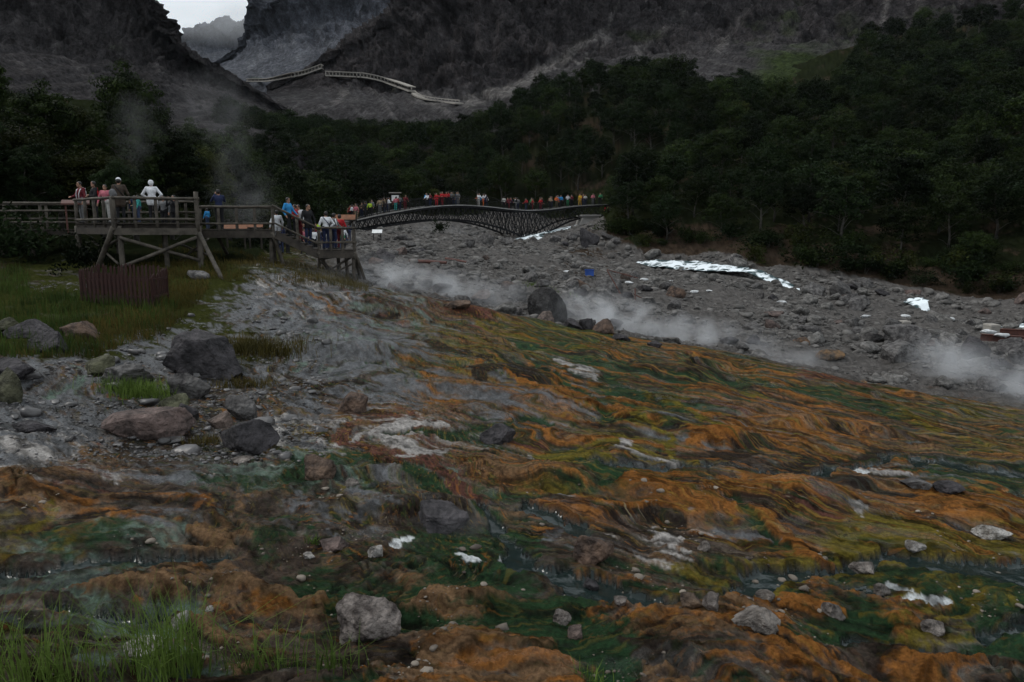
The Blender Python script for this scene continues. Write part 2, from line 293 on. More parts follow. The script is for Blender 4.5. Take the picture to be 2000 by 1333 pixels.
# strokes: class, strength, half width (px, vertical), points
STR = [('A',2.2,15,[(1010,1085),(1080,1110),(1130,1140),(1230,1160),(1330,1165),(1440,1150),(1560,1135),(1660,1110),(1720,1085),(1790,1095),(1900,1105),(2010,1115)]),
 ('A',1.6,12,[(930,985),(960,1010),(985,1060),(1020,1095)]),('A',1.6,8,[(1020,985),(1090,1010),(1150,1035)]),('A',1.5,9,[(1790,905),(1880,910),(2010,925)]),('A',1.2,8,[(1150,895),(1290,915),(1420,905),(1560,925),(1700,905),(1760,890)]),
 ('A',1.5,8,[(0,1110),(60,1115),(170,1100),(260,1090),(370,1095),(440,1085)]),('A',1.5,10,[(110,1190),(200,1205),(330,1200)]),('A',1.5,14,[(1950,1240),(2010,1215)]),('A',1.3,7,[(1640,1240),(1780,1250),(1900,1290),(2010,1330)]),
 ('F',1.5,6,[(875,1080),(905,1084)]),('F',1.8,4,[(785,1060),(812,1052)]),('F',1.6,3,[(978,1080),(1000,1084)]),('F',1.5,8,[(1775,1180),(1812,1170),(1835,1178)]),('F',1.4,4,[(1725,1150),(1775,1160)]),('F',1.4,4,[(1445,1178),(1480,1180)]),('F',1.4,5,[(1670,918),(1695,922)]),
 ('W',1.0,6,[(700,865),(760,835),(860,830)]),('W',1.0,10,[(760,850),(800,875),(850,885)]),('W',1.1,6,[(530,820),(560,818)]),('W',1.0,6,[(535,845),(560,848)]),('W',1.1,6,[(1090,705),(1120,715),(1160,735)]),('W',1.0,10,[(1285,1045),(1310,1060)]),('W',1.0,3,[(1340,1070),(1365,1085)]),
 ('W',1.0,8,[(0,885),(80,885)]),('W',0.8,3,[(1700,918),(1780,928)]),('W',0.8,5,[(1040,890),(1075,910)]),('W',0.8,4,[(1110,968),(1140,975)]),('W',0.8,6,[(1665,1000),(1690,1020)]),('W',.9,5,[(1215,870),(1290,890),(1330,905)]),
 ('R',1.15,12,[(680,860),(760,890),(850,905),(880,940),(900,970),(940,985)]),('R',1.4,5,[(1000,860),(1060,870)]),('R',1.3,6,[(1560,730),(1690,752)]),('R',1.2,8,[(860,590),(960,612)]),
 ('G',1.4,10,[(560,930),(650,905),(720,900),(800,920),(850,950)]),('G',1.3,7,[(760,845),(900,850),(1000,825),(1060,820)]),('G',1.2,12,[(1160,905),(1190,940)]),('G',1.1,10,[(1190,745),(1290,790),(1330,810)]),('G',1.1,8,[(1290,950),(1400,960),(1480,1010),(1500,1060)]),('G',1.2,7,[(1130,700),(1300,740),(1560,760),(1720,800),(1800,830)]),
 ('G',1.2,18,[(1120,1270),(1180,1285),(1230,1320)]),('G',1.2,14,[(560,1150),(640,1160),(700,1190),(790,1210)]),('G',1.0,10,[(960,1215),(1070,1215)]),('G',1.0,12,[(1640,1195),(1700,1220),(1740,1215)]),('G',1.0,7,[(1060,715),(1130,770),(1200,820)]),
 ('Y',1.3,6,[(1250,760),(1330,800),(1420,840)]),('Y',1.3,4,[(1235,810),(1290,850),(1320,890),(1370,905)]),('Y',1.2,8,[(1730,800),(1830,840)]),('Y',1.1,8,[(1050,890),(1180,890)]),('Y',1.0,12,[(1650,1060),(1660,1100),(1620,1115)]),('Y',1.2,6,[(1330,1160),(1560,1150)]),('Y',1.0,8,[(100,1000),(30,1040)]),
 ('O',1.6,10,[(1500,1020),(1550,1060),(1600,1100),(1640,1115)]),('O',1.4,9,[(1230,945),(1330,955),(1450,965),(1560,985)]),('O',1.3,8,[(1150,985),(1240,1000),(1330,1015)]),('O',1.1,5,[(1000,740),(1120,790),(1230,815)]),('O',1.2,12,[(1350,850),(1420,860)]),('O',1.2,5,[(1210,790),(1280,800),(1400,810)]),('O',1.0,6,[(1800,975),(2000,985)]),
 ('D',1.6,12,[(1400,895),(1460,880)]),('D',1.4,10,[(800,1010),(880,1040)]),('D',1.0,6,[(1340,725),(1390,750)]),('D',1.3,8,[(930,735),(1000,730),(1070,760)]),('D',1.1,8,[(640,1260),(760,1290)]),('D',1.0,10,[(1200,1270),(1340,1290)]),('D',.9,5,[(40,1050),(180,1000),(240,985)]),('D',1.0,7,[(560,745),(640,760),(700,750)]),  # first stroke paints the hollow's shaded face dark
 ('D',1.0,5,[(1180,1000),(1350,1040)]),('D',1.2,9,[(700,605),(760,610)]),('D',.9,7,[(810,660),(900,690),(960,700)]),('D',1.0,6,[(1500,915),(1640,900),(1760,885)]),
 ('T',1.4,14,[(820,1190),(940,1190)]),('T',1.2,10,[(440,1170),(560,1165),(660,1165)]),('T',1.2,12,[(800,1290),(1080,1285)]),('T',1.2,8,[(180,1165),(360,1170)]),('T',1.0,6,[(400,1055),(450,1060)]),
 ('L',1.2,8,[(100,770),(140,750),(170,740)]),('L',1.0,10,[(20,1130),(120,1120),(200,1090)])]
FLOWS = ((R(-4), 2.8), (R(-27), 7.5), (R(-38), 2.2))
class Flow:
    """directions in which the hot water has run, blended over the slope"""
    def __init__(f, x, y, px, py):
        w1 = np.maximum(sm(700, 300, px) * sm(860, 940, py), sm(1080, 1200, py)); w3 = sm(1000, 700, px) * (1 - w1); w2 = 1 - w1 - w3
        wx = fbm(x * .35, y * .35, 2, 5) * 1.6 + fbm(x * 1.1, y * 1.1, 2, 7) * .4; wy = fbm(x * .30, y * .30, 2, 6) * 2.2 + fbm(x * 1.1, y * 1.1, 2, 8) * .45
        f.n = len(x); f.p = []
        for (a, st), w in zip(FLOWS, (w1, w2, w3)):
            m = np.nonzero(w > .02)[0]; X = x[m]; Y = y[m]
            f.p.append((m, w[m], (X * math.cos(a) + Y * math.sin(a) + wx[m]) / st, -X * math.sin(a) + Y * math.cos(a) + wy[m] * .6))
    def uv(f):
        r = np.zeros((f.n, 3))
        for m, w, u, v in f.p: r[m, 0] += w * u; r[m, 1] += w * v
        return r
    def __call__(f, s, sc, sel=None, o=5):
        r = np.zeros(f.n)
        for m, w, u, v in f.p:
            if sel is not None: k = sel[m]; m = m[k]; w = w[k]; u = u[k]; v = v[k]
            r[m] += w * fbm(u * sc, v * sc, o, s, .64)
        return r
def cat1(p, t):
    """Catmull-Rom through rows of p at parameters t (0..len-1)"""
    n = len(p); i = np.clip(np.floor(t).astype(int), 0, n - 2); f = (t - i)[:, None, None]
    g = lambda k: p[np.clip(i + k, 0, n - 1)]
    a, b, c, d = g(-1), g(0), g(1), g(2)
    return .5 * (2 * b + (c - a) * f + (2 * a - 5 * b + 4 * c - d) * f * f + (3 * b - a - 3 * c + d) * f ** 3)
RIV = [(1130,440,118,2.2),(1090,449,112,3.4),(1062,457,106,3.6),(1035,465,101,2.2),(1120,486,93,2.0),(1250,511,82,.9),(1300,515,78,1.7),(1370,521,74,1.9),(1430,526,71,1.2),(1475,533,68,.6),(1620,562,62,1.6),(1765,583,58,.4),(1790,590,56.4,.8),(1815,598,54.5,.4),(1930,625,49,1.6),(1990,638,46,1.0),(2100,665,42,3.0)]
rp_ = np.array([[*P(a, b_, Y), w_] for a, b_, Y, w_ in RIV]); tt = np.linspace(0, len(rp_) - 1, 260)
cen = cat1(rp_[:, None, :], tt)[:, 0]; tg = np.gradient(cen[:, :2], axis=0); tg /= np.linalg.norm(tg, axis=1, keepdims=True); nx = np.stack([-tg[:, 1], tg[:, 0]], 1)
def surf(x, y):
    """full relief, colour and gloss of the ground at points x, y (1-D arrays)"""
    z0 = macro(x, y); r = np.hypot(x, y); px, py = proj(x, y, z0)
    front = (y > .5)
    ry = np.interp(px, RPX, RY); by = np.interp(px, BPX, BY)
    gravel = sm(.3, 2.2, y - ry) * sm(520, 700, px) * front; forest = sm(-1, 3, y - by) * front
    leftg = sm(520, 430, px) * sm(735, 690, py) * front
    mound = np.clip((1 - gravel) * (1 - forest) * (1 - .8 * leftg), 0, 1)
    # colour classes
    k = np.clip(14 / np.maximum(r, 3), .25, 1.6)
    wpx = px + (fbm(x * .9, y * .9, 3, 31) * 40 + fbm(x * 4, y * 4, 3, 33) * 9) * k
    wpy = py + (fbm(x * .9, y * .9, 3, 41) * 17 + fbm(x * 4, y * 4, 3, 43) * 4) * k
    Wt = np.zeros((len(x), len(CLS)), np.float32); tot = np.full(len(x), 1e-9)
    for i in range(len(ZX)):
        dx = (wpx - ZX[i]) / 56; dy = (wpy - ZY[i]) / 23; d = dx * dx + dy * dy; m = np.nonzero(d < 14)[0]
        w = np.exp(-.5 * d[m]); Wt[m] += w[:, None] * ZW[i]; tot[m] += w
    miss = tot < 1e-4; Wt[miss] += ZW[ZX.tolist().index(1500)] * 0; Wt[miss, CI['B']] += 1; tot[miss] = 1
    Wt /= tot[:, None]
    for c, stg, hw, pts in STR:
        xs = [p[0] for p in pts]; ys = [p[1] for p in pts]
        m = np.nonzero((wpx > min(xs) - hw * 4) & (wpx < max(xs) + hw * 4) & (wpy > min(ys) - hw * 2) & (wpy < max(ys) + hw * 2) & (gravel < .5))[0]
        if not len(m): continue
        X = wpx[m]; Yp = wpy[m] * 1.6; best = np.full(len(m), 1e9)
        for (ax, ay), (bx_, by_) in zip(pts[:-1], pts[1:]):
            ay *= 1.6; by_ *= 1.6; ex, ey = bx_ - ax, by_ - ay
            t = np.clip(((X - ax) * ex + (Yp - ay) * ey) / (ex * ex + ey * ey + 1e-6), 0, 1)
            best = np.minimum(best, np.hypot(X - ax - t * ex, Yp - ay - t * ey))
        Wt[m, CI[c]] += stg * sm(1.0, .35, best / (hw * 1.6 * 1.25))
    FL = Flow(x, y, px, py); nf = np.zeros_like(Wt); iso = .10 + .26 * np.maximum(sm(1000, 1150, py), sm(760, 560, px))
    for c in range(len(CLS)):
        s = 100 + c * 9
        sel = Wt[:, c] > .02
        if not sel.any(): continue
        n = FL(s, 2.2, sel) * 1.05; q = np.nonzero(sel)[0]; nf[q, c] = fbm(x[q] * 6.5, y[q] * 6.5, 3, s + 3, .7) * iso[q]
        amp = {'A': .35, 'W': 1.2, 'F': .8}.get(CLS[c], 1.0)
        Wt[:, c] += n * amp
    Wt[:, CI['V']] += gravel * (1.1 + fbm(x * .25, y * .25, 3, 70) * .3); Wt[:, CI['B']] += gravel * (.1 + fbm(x * .12, y * .12, 3, 71) * 1.2 + fbm(x * .7, y * .7, 3, 76) * .5); Wt[:, CI['P']] += gravel * (.35 + fbm(x * .3, y * .3, 4, 77) * 1.1)
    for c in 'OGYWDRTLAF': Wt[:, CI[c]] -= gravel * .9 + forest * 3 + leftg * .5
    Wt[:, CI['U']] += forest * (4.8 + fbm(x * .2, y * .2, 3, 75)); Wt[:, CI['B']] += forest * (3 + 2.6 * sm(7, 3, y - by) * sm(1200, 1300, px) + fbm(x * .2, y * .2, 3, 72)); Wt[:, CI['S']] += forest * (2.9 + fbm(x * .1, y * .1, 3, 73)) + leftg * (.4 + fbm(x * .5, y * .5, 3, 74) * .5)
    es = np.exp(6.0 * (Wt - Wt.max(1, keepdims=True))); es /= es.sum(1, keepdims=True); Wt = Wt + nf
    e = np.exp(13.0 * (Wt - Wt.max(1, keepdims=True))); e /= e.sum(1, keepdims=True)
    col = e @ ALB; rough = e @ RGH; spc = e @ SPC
    # tone inside each colour: dusty pale tops, darker streaks of wet mineral
    t = 1 + .38 * FL(400, 4.5) + .22 * fbm(x * 14, y * 14, 2, 410)
    col = col * np.clip(t, .3, 1.9)[:, None]
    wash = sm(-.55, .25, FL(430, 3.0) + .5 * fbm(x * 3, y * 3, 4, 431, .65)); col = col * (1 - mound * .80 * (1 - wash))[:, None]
    crn = np.abs(FL(440, 1.1, None, 4)); crease = sm(.055, .0, crn) * sm(-.1, .35, fbm(x * .5, y * .5, 2, 441)) * mound; col = col * (1 - .7 * crease)[:, None]  # crevice shade put into the colour along the cut grooves
    gt = 1 + gravel * (.55 * fbm(x * 1.1, y * 1.1, 4, 460, .7) + .5 * fbm(x * 4, y * 4, 2, 461)); col = col * np.clip(gt, .25, 2.2)[:, None]
    el = e[:, CI['E']] + .7 * e[:, CI['L']] + .6 * e[:, CI['W']] + .5 * e[:, CI['P']]; col = col * np.clip(1 + el * mound * (.08 + .85 * fbm(x * 4.5, y * 4.5, 4, 480, .8) + .45 * fbm(x * 1.1, y * 1.1, 3, 481)), .25, 2.4)[:, None]
    speck = sm(.55, .75, fbm(x * 9, y * 9, 2, 420)) * mound
    col = col * (1 - .65 * speck[:, None])
    wet = sm(.30, .48, FL(470, 1.2) + .4 * fbm(x * 2, y * 2, 3, 471)) * mound * (1 - e[:, CI['T']]); rough = rough * (1 - wet) + .17 * wet; spc = spc * (1 - wet) + .34 * wet
    # relief
    near = sm(40, 14, r); fg = np.maximum(sm(1040, 1140, py), sm(760, 560, px))
    z = z0 + mound * (fbm(x * .55, y * .55, 4, 1) * .13 + (1 - e[:, CI['A']]) * (ridg(x * 1.3, y * 1.3, 3, 2) * (.02 + .03 * fg) + FL(3, 2.2) * (.012 + .04 * fg))) + near * (1 - e[:, CI['A']]) * ((fbm(x * 6, y * 6, 4, 4, .65) * .035) + (es[:, CI['O']] + es[:, CI['T']]) * sm(1050, 1150, py) * (.03 - .06 * np.abs(fbm(x * 4.5, y * 4.5, 3, 14, .6))))
    z = z + el * mound * (.055 * np.abs(fbm(x * 3.2, y * 3.2, 4, 482, .7)) - .02)
    z = z + (es @ HGT) * (.35 + .65 * near) * mound
    z = z + gravel * (fbm(x * .3, y * .3, 3, 8) * .30 + fbm(x * 1.7, y * 1.7, 4, 9, .7) * .17) + forest * fbm(x * .15, y * .15, 4, 10) * .9 + leftg * fbm(x * 1.2, y * 1.2, 4, 12) * .1
    tw = y * .75 + x * .12 + fbm(x * .45, y * .45, 3, 450) * 1.3 + fbm(x * 2.2, y * 2.2, 2, 451) * .12; fr = tw - np.floor(tw)
    z = z + mound * (1 - e[:, CI['A']]) * np.clip(.02 + .09 * fbm(x * .3, y * .3, 2, 452), 0, .10) * (.35 + .65 * fg) * (sm(0, .25, fr) - fr) - (.015 + .035 * fg) * crease * (1 - e[:, CI['A']])
    q = np.nonzero((gravel > .3) & (y > 36))[0]                                       # the river has cut its bed
    for i in range(0, len(q), 20000):
        k_ = q[i:i + 20000]; d2 = (x[k_, None] - cen[None, ::3, 0]) ** 2 + (y[k_, None] - cen[None, ::3, 1]) ** 2; mi = d2.argmin(1); z[k_] -= .45 * np.exp(-(d2[np.arange(len(k_)), mi] / (cen[::3, 3][mi] * 1.1) ** 2))
    for (bpx, bpy_, hx, hy, h), c in zip(BUMPS, _bx):
        dx = (x - c[0]) / hx; dy = (y - c[1]) / hy; dy = np.where((dy < 0) & (h > 0), dy * 1.9, dy); m = np.nonzero(dx * dx + dy * dy < 9)[0]
        if len(m): z[m] += h * np.exp(-.5 * (dx[m] ** 2 + dy[m] ** 2) ** 1.4)
    return z, col, rough, e, z0, spc, FL.uv(), mound
def hz(x, y):
    x = np.atleast_1d(np.asarray(x, float)); y = np.atleast_1d(np.asarray(y, float)); return surf(x, y)[0]
def GZ(px, py, **k):
    q = G(px, py, **k); q[:, 2] = hz(q[:, 0], q[:, 1]); return q

# the sheet itself: fine where the valley is near, coarse to the horizon and behind
az = np.concatenate([np.linspace(-math.pi, R(-41), 36)[:-1], np.linspace(R(-41), R(41), 720), np.linspace(R(41), math.pi, 36)[1:]])
rr = np.concatenate([[.4, 1.2, 2.4], np.exp(np.linspace(math.log(3.4), math.log(135), 800)), np.exp(np.linspace(math.log(138), math.log(300), 40)), [400, 700, 1500, 4000, 8000]])
RRg, AZg = np.meshgrid(rr, az, indexing='ij'); gx = (RRg * np.sin(AZg)).ravel(); gy = (RRg * np.cos(AZg)).ravel()
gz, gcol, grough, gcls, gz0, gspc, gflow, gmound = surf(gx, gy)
nr, na = len(rr), len(az)
fade = sm(260, 420, RRg.ravel()); gz = gz * (1 - fade) - 5 * fade
back = sm(R(55), R(85), np.abs(AZg.ravel())) * sm(4, 30, RRg.ravel()); gz = gz * (1 - back) + back * -1.0
ii, jj = np.meshgrid(np.arange(nr - 1), np.arange(na - 1), indexing='ij'); a = (ii * na + jj).ravel()
FQ = np.stack([a, a + 1, a + na + 1, a + na], -1)[:, ::-1]
me = new_mesh('ground', np.stack([gx, gy, gz], -1), FQ, True)
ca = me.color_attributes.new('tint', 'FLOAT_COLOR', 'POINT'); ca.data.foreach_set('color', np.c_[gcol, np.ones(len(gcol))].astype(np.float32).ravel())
ra = me.attributes.new('gloss', 'FLOAT', 'POINT'); ra.data.foreach_set('value', grough.astype(np.float32))
rs_a = me.attributes.new('sheen', 'FLOAT', 'POINT'); rs_a.data.foreach_set('value', gspc.astype(np.float32))
m, n, l, b = nmat('sinter_and_gravel')
at = n.new('ShaderNodeAttribute'); at.attribute_name = 'tint'; ag = n.new('ShaderNodeAttribute'); ag.attribute_name = 'gloss'
t = n.new('ShaderNodeTexCoord'); z1 = n.new('ShaderNodeTexNoise'); z1.inputs['Scale'].default_value = 22; z1.inputs['Detail'].default_value = 8; z1.inputs['Roughness'].default_value = .75
l.new(t.outputs['Object'], z1.inputs['Vector'])
mr = n.new('ShaderNodeMapRange'); mr.inputs[1].default_value = .3; mr.inputs[2].default_value = .7; mr.inputs[3].default_value = .45; mr.inputs[4].default_value = 1.5; l.new(z1.outputs['Fac'], mr.inputs[0])
mul = n.new('ShaderNodeMix'); mul.data_type = 'RGBA'; mul.blend_type = 'MULTIPLY'; mul.inputs[0].default_value = 1
l.new(at.outputs['Color'], mul.inputs[6]); l.new(mr.outputs[0], mul.inputs[7]); l.new(mul.outputs[2], b.inputs['Base Color'])
fa = me.attributes.new('flow', 'FLOAT_VECTOR', 'POINT'); fa.data.foreach_set('vector', gflow.astype(np.float32).ravel())
gpx, gpy = proj(gx, gy, gz0)
mo = me.attributes.new('mineral', 'FLOAT', 'POINT'); mo.data.foreach_set('value', (gmound * np.clip(1 - 1.1 * (gcls[:, CI['E']] + gcls[:, CI['L']] + gcls[:, CI['A']] + gcls[:, CI['W']] + gcls[:, CI['F']] + gcls[:, CI['S']]) , .15, 1) * (1 - .62 * sm(1020, 1160, gpy)) * (1 - .45 * sm(700, 500, gpx) * sm(880, 940, gpy))).astype(np.float32))
af = n.new('ShaderNodeAttribute'); af.attribute_name = 'flow'; am = n.new('ShaderNodeAttribute'); am.attribute_name = 'mineral'; prev = mul.outputs[2]
for sc_, off, lo_, hi_, cc, amt in ((7.0, 0, .50, .56, (.016, .011, .009), .82), (5.0, 20, .53, .60, (.026, .050, .016), .62), (9.0, 40, .55, .61, (.25, .175, .036), .5), (6.0, 60, .57, .62, (.33, .125, .028), .55), (4.0, 80, .57, .63, (.062, .078, .068), .35), (8.0, 95, .60, .66, (.27, .225, .16), .5)):
    mp_ = n.new('ShaderNodeMapping'); mp_.inputs['Location'].default_value = (off, off * .7, off * .3); l.new(af.outputs['Vector'], mp_.inputs['Vector'])
    zf_ = n.new('ShaderNodeTexNoise'); zf_.inputs['Scale'].default_value = sc_; zf_.inputs['Detail'].default_value = 9; zf_.inputs['Roughness'].default_value = .68; zf_.inputs['Distortion'].default_value = .3; l.new(mp_.outputs['Vector'], zf_.inputs['Vector'])
    rg_ = n.new('ShaderNodeMapRange'); rg_.inputs[1].default_value = lo_; rg_.inputs[2].default_value = hi_; rg_.inputs[4].default_value = amt; l.new(zf_.outputs['Fac'], rg_.inputs[0])
    mm_ = n.new('ShaderNodeMath'); mm_.operation = 'MULTIPLY'; l.new(rg_.outputs[0], mm_.inputs[0]); l.new(am.outputs['Fac'], mm_.inputs[1])
    zl_ = n.new('ShaderNodeTexNoise'); zl_.inputs['Scale'].default_value = .9; zl_.inputs['Detail'].default_value = 3; l.new(mp_.outputs['Vector'], zl_.inputs['Vector']); rl2 = n.new('ShaderNodeMapRange'); rl2.inputs[1].default_value = .42; rl2.inputs[2].default_value = .60; rl2.inputs[3].default_value = .32; l.new(zl_.outputs['Fac'], rl2.inputs[0])
    mm2 = n.new('ShaderNodeMath'); mm2.operation = 'MULTIPLY'; l.new(mm_.outputs[0], mm2.inputs[0]); l.new(rl2.outputs[0], mm2.inputs[1]); mm_ = mm2
    mc_ = n.new('ShaderNodeMix'); mc_.data_type = 'RGBA'; l.new(mm_.outputs[0], mc_.inputs[0]); l.new(prev, mc_.inputs[6]); mc_.inputs[7].default_value = (*cc, 1); prev = mc_.outputs[2]
l.new(prev, b.inputs['Base Color'])
ad = n.new('ShaderNodeMath'); ad.operation = 'MULTIPLY_ADD'; ad.inputs[1].default_value = .35; l.new(z1.outputs['Fac'], ad.inputs[0])
sb = n.new('ShaderNodeMath'); sb.operation = 'SUBTRACT'; sb.inputs[1].default_value = .17; l.new(ag.outputs['Fac'], sb.inputs[0]); l.new(sb.outputs[0], ad.inputs[2]); l.new(ad.outputs[0], b.inputs['Roughness'])
z2 = n.new('ShaderNodeTexNoise'); z2.inputs['Scale'].default_value = 9; z2.inputs['Detail'].default_value = 10; z2.inputs['Roughness'].default_value = .72; l.new(t.outputs['Object'], z2.inputs['Vector'])
bp = n.new('ShaderNodeBump'); bp.inputs['Strength'].default_value = 1.0; bp.inputs['Distance'].default_value = .09; l.new(z2.outputs['Fac'], bp.inputs['Height']); l.new(bp.outputs['Normal'], b.inputs['Normal'])
ash = n.new('ShaderNodeAttribute'); ash.attribute_name = 'sheen'; l.new(ash.outputs['Fac'], b.inputs['Specular IOR Level'])
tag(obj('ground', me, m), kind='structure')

# hot-spring water lying in the low runnels
def water_mat(name, c, rough, bs):
    m, n, l, b = nmat(name); b.inputs['Base Color'].default_value = (*c, 1); b.inputs['Roughness'].default_value = rough; b.inputs['IOR'].default_value = 1.33
    t = n.new('ShaderNodeTexCoord'); z = n.new('ShaderNodeTexNoise'); z.inputs['Scale'].default_value = bs; z.inputs['Detail'].default_value = 4; l.new(t.outputs['Object'], z.inputs['Vector'])
    bp = n.new('ShaderNodeBump'); bp.inputs['Strength'].default_value = .35; bp.inputs['Distance'].default_value = .02; l.new(z.outputs['Fac'], bp.inputs['Height']); l.new(bp.outputs['Normal'], b.inputs['Normal'])
    return m, n, l, b
wa = gcls[:, CI['A']]; inF = (np.abs(AZg.ravel()) < R(40)) & (RRg.ravel() < 24)
keep = ((wa > .45) & inF)[FQ].all(1); fq = FQ[keep]; used = np.unique(fq); mp = np.zeros(len(gx), int); mp[used] = np.arange(len(used))
wm, wn_, wl_, wb = water_mat('spring_water', (.012, .020, .019), .06, 16)
wz = gz[used] + .008
if len(used): tag(obj('stream', new_mesh('stream', np.stack([gx[used], gy[used], wz], -1), mp[fq], True), wm), kind='structure')
# ------------------------------------------------------------------ mountains: ribs of surveyed points, lofted, then weathered
def loft(name, ribs, nu, nv, mat_, rough, seed, cliff=(9, 9), tilt=.6, sub=None, taper=None):
    pts = np.array([[P(px, py, Y) for py, Y in rows] for px, rows in ribs])            # rib, row, 3
    base = pts[:, :1].copy(); base[:, :, 2] -= 45; base[:, :, 1] *= .93; base[:, :, 0] *= .93
    pts = np.concatenate([base, pts], 1); cliff = (cliff[0] + 1, cliff[1] + 1)
    nr_, nc = pts.shape[:2]
    tu = np.linspace(0, nr_ - 1, nu)
    if sub: tu = np.interp(np.linspace(0, 1, nu), *sub)
    tv = np.linspace(0, nc - 1, nv)
    tv = np.interp(np.linspace(0, 1, nv), [0, .06, .92, 1], [0, 1, nc - 2, nc - 1])
    q = cat1(pts, tu); q = cat1(q.transpose(1, 0, 2), tv).transpose(1, 0, 2)          # nu, nv, 3
    du = np.gradient(q, axis=0); dv = np.gradient(q, axis=1); N = np.cross(du, dv); N /= np.linalg.norm(N, axis=-1, keepdims=True) + 1e-9
    s = np.sign((N * (q - np.array([0, 0, CAMZ]))).sum(-1).mean()); N *= -s
    v = q.reshape(-1, 3); sc = 1 / rough
    row = np.broadcast_to(tv[None], (nu, nv)).ravel()
    cl = sm(cliff[0], cliff[1], row + .35 * fbm(v[:, 0] * sc * .4, v[:, 2] * sc * .4, 3, seed + 50))                # 1 on the cliffs, 0 on scree
    n1 = vn3(v * sc * .5, seed) + .5 * vn3(v * sc, seed + 1) + .25 * vn3(v * sc * 2.1, seed + 2)
    n2 = .5 * vn3(v * sc * 4 * np.array([1, 1, .45]), seed + 3) + .35 * vn3(v * sc * 9 * np.array([1, 1, .5]), seed + 4) + .3 * vn3(v * sc * 20, seed + 5)
    gul = -np.abs(fbm((v[:, 0] + v[:, 2] * tilt) * sc * 1.1, v[:, 2] * sc * .16, 3, seed + 6))                    # gullies down the fall line
    bil = -np.abs(vn3(v * sc * 1.1 * np.array([1, 1, .6]), seed + 12)) * 1.2 - np.abs(vn3(v * sc * 2.6 * np.array([1, 1, .7]), seed + 13)) * .7 - np.abs(vn3(v * sc * 6, seed + 14)) * .35 + .35 * sm(-.2, .2, np.sin(v[:, 2] * sc * 2.2 + 3 * vn3(v * sc * .6, seed + 15)))
    disp = rough * (cl * (n1 * .30 + n2 * .26 + gul * .5 + bil * .55) + (1 - cl) * (n1 * .12 + n2 * .06 + gul * .3))
    edge = np.ones((nu, nv)); edge[:, -1] = 0
    if taper == 'start': edge *= (.16 + .84 * sm(.6, 4.2, tu))[:, None]
    if taper == 'end': edge *= (.22 + .78 * sm(.6, 4.2, nr_ - 1 - tu))[:, None]
    v = v + N.reshape(-1, 3) * disp[:, None] * edge.ravel()[:, None]
    i, j = np.meshgrid(np.arange(nu - 1), np.arange(nv - 1), indexing='ij'); a = (i * nv + j).ravel()
    fq = np.stack([a, a + 1, a + nv + 1, a + nv], -1)
    if s < 0: fq = fq[:, ::-1]
    cl = np.clip(cl - 1.3 * np.maximum(fall_at(v), 0), 0, 1)
    me = new_mesh(name, v, fq, True)
    at_ = me.attributes.new('crag', 'FLOAT', 'POINT'); at_.data.foreach_set('value', cl.astype(np.float32))
    hb = me.attributes.new('fall', 'FLOAT', 'POINT'); hb.data.foreach_set('value', (fall_at(v) + gul * .7 + .36 + .3 * fbm((v[:, 0] + v[:, 2] * tilt) * sc * 3, v[:, 2] * sc * .3, 3, seed + 9)).astype(np.float32))
    gr = me.attributes.new('turf', 'FLOAT', 'POINT'); gr.data.foreach_set('value', turf_at(v).astype(np.float32))
    o = tag(obj(name, me, mat_), kind='structure'); MOUNT.append(BVHTree.FromPolygons([Vector(x) for x in v.astype(float)], [tuple(int(k) for k in f) for f in fq]))
    return o
TURF = [(1560,150,90,60,1.3),(1660,60,60,50,.5),(1480,70,50,70,.5),(1240,70,60,20,.5),(560,85,60,18,.4),(230,90,80,25,.35),(1540,40,40,60,.5),(760,175,50,15,.4),(680,30,40,20,.4),(500,155,20,8,.6),(1900,40,120,60,.5),(380,110,50,12,.3)]
FALL = [(16,.7,[(915,200),(1010,170),(1100,115),(1175,65)]),(9,.6,[(1180,75),(1215,0)]),(9,.5,[(1130,120),(1190,75)]),(10,.6,[(1690,105),(1712,60),(1740,-10)]),(8,.4,[(1760,40),(1800,0)]),(10,.45,[(60,-10),(105,85),(150,130),(215,175)]),(8,.4,[(0,90),(80,160)]),(10,.5,[(235,95),(270,115),(320,135)]),(8,.45,[(345,75),(400,125),(430,165)]),(14,.35,[(1250,95),(1330,30)]),(14,.3,[(1400,100),(1470,0)]),(12,.35,[(640,205),(700,165)]),(20,.3,[(780,195),(910,185)]),(12,.35,[(450,150),(600,60),(650,40)]),(10,.3,[(500,160),(640,80)]),(8,-.6,[(1168,0),(1165,55)]),(6,-.6,[(1222,-5),(1205,45),(1130,115)]),(7,-.5,[(705,150),(690,180)]),(14,-.4,[(230,70),(330,75)]),(16,-.4,[(150,110),(220,105),(290,125)])]
def fall_at(v):
    px, py = proj(v[:, 0], v[:, 1], v[:, 2]); px = px + fbm(v[:, 0] * .12, v[:, 2] * .12, 3, 800) * 14; py = py + fbm(v[:, 0] * .12, v[:, 2] * .12, 3, 801) * 8; r = np.zeros(len(v))
    for hw, st, pts in FALL:
        best = np.full(len(v), 1e9)
        for (ax, ay), (bx_, by_) in zip(pts[:-1], pts[1:]):
            ex, ey = bx_ - ax, by_ - ay; t = np.clip(((px - ax) * ex + (py - ay) * ey) / (ex * ex + ey * ey), 0, 1); best = np.minimum(best, np.hypot(px - ax - t * ex, py - ay - t * ey))
        r += st * sm(1.2, .3, best / hw)
    return r
def turf_at(v):
    px, py = proj(v[:, 0], v[:, 1], v[:, 2]); r = np.zeros(len(v))
    for x, y, a, b, s in TURF: r = np.maximum(r, s * np.exp(-((px - x) / a) ** 2 - ((py - y) / b) ** 2))
    return r + .35 * fbm(v[:, 0] * .05, v[:, 2] * .05 + v[:, 1] * .02, 4, 900)
MOUNT = []
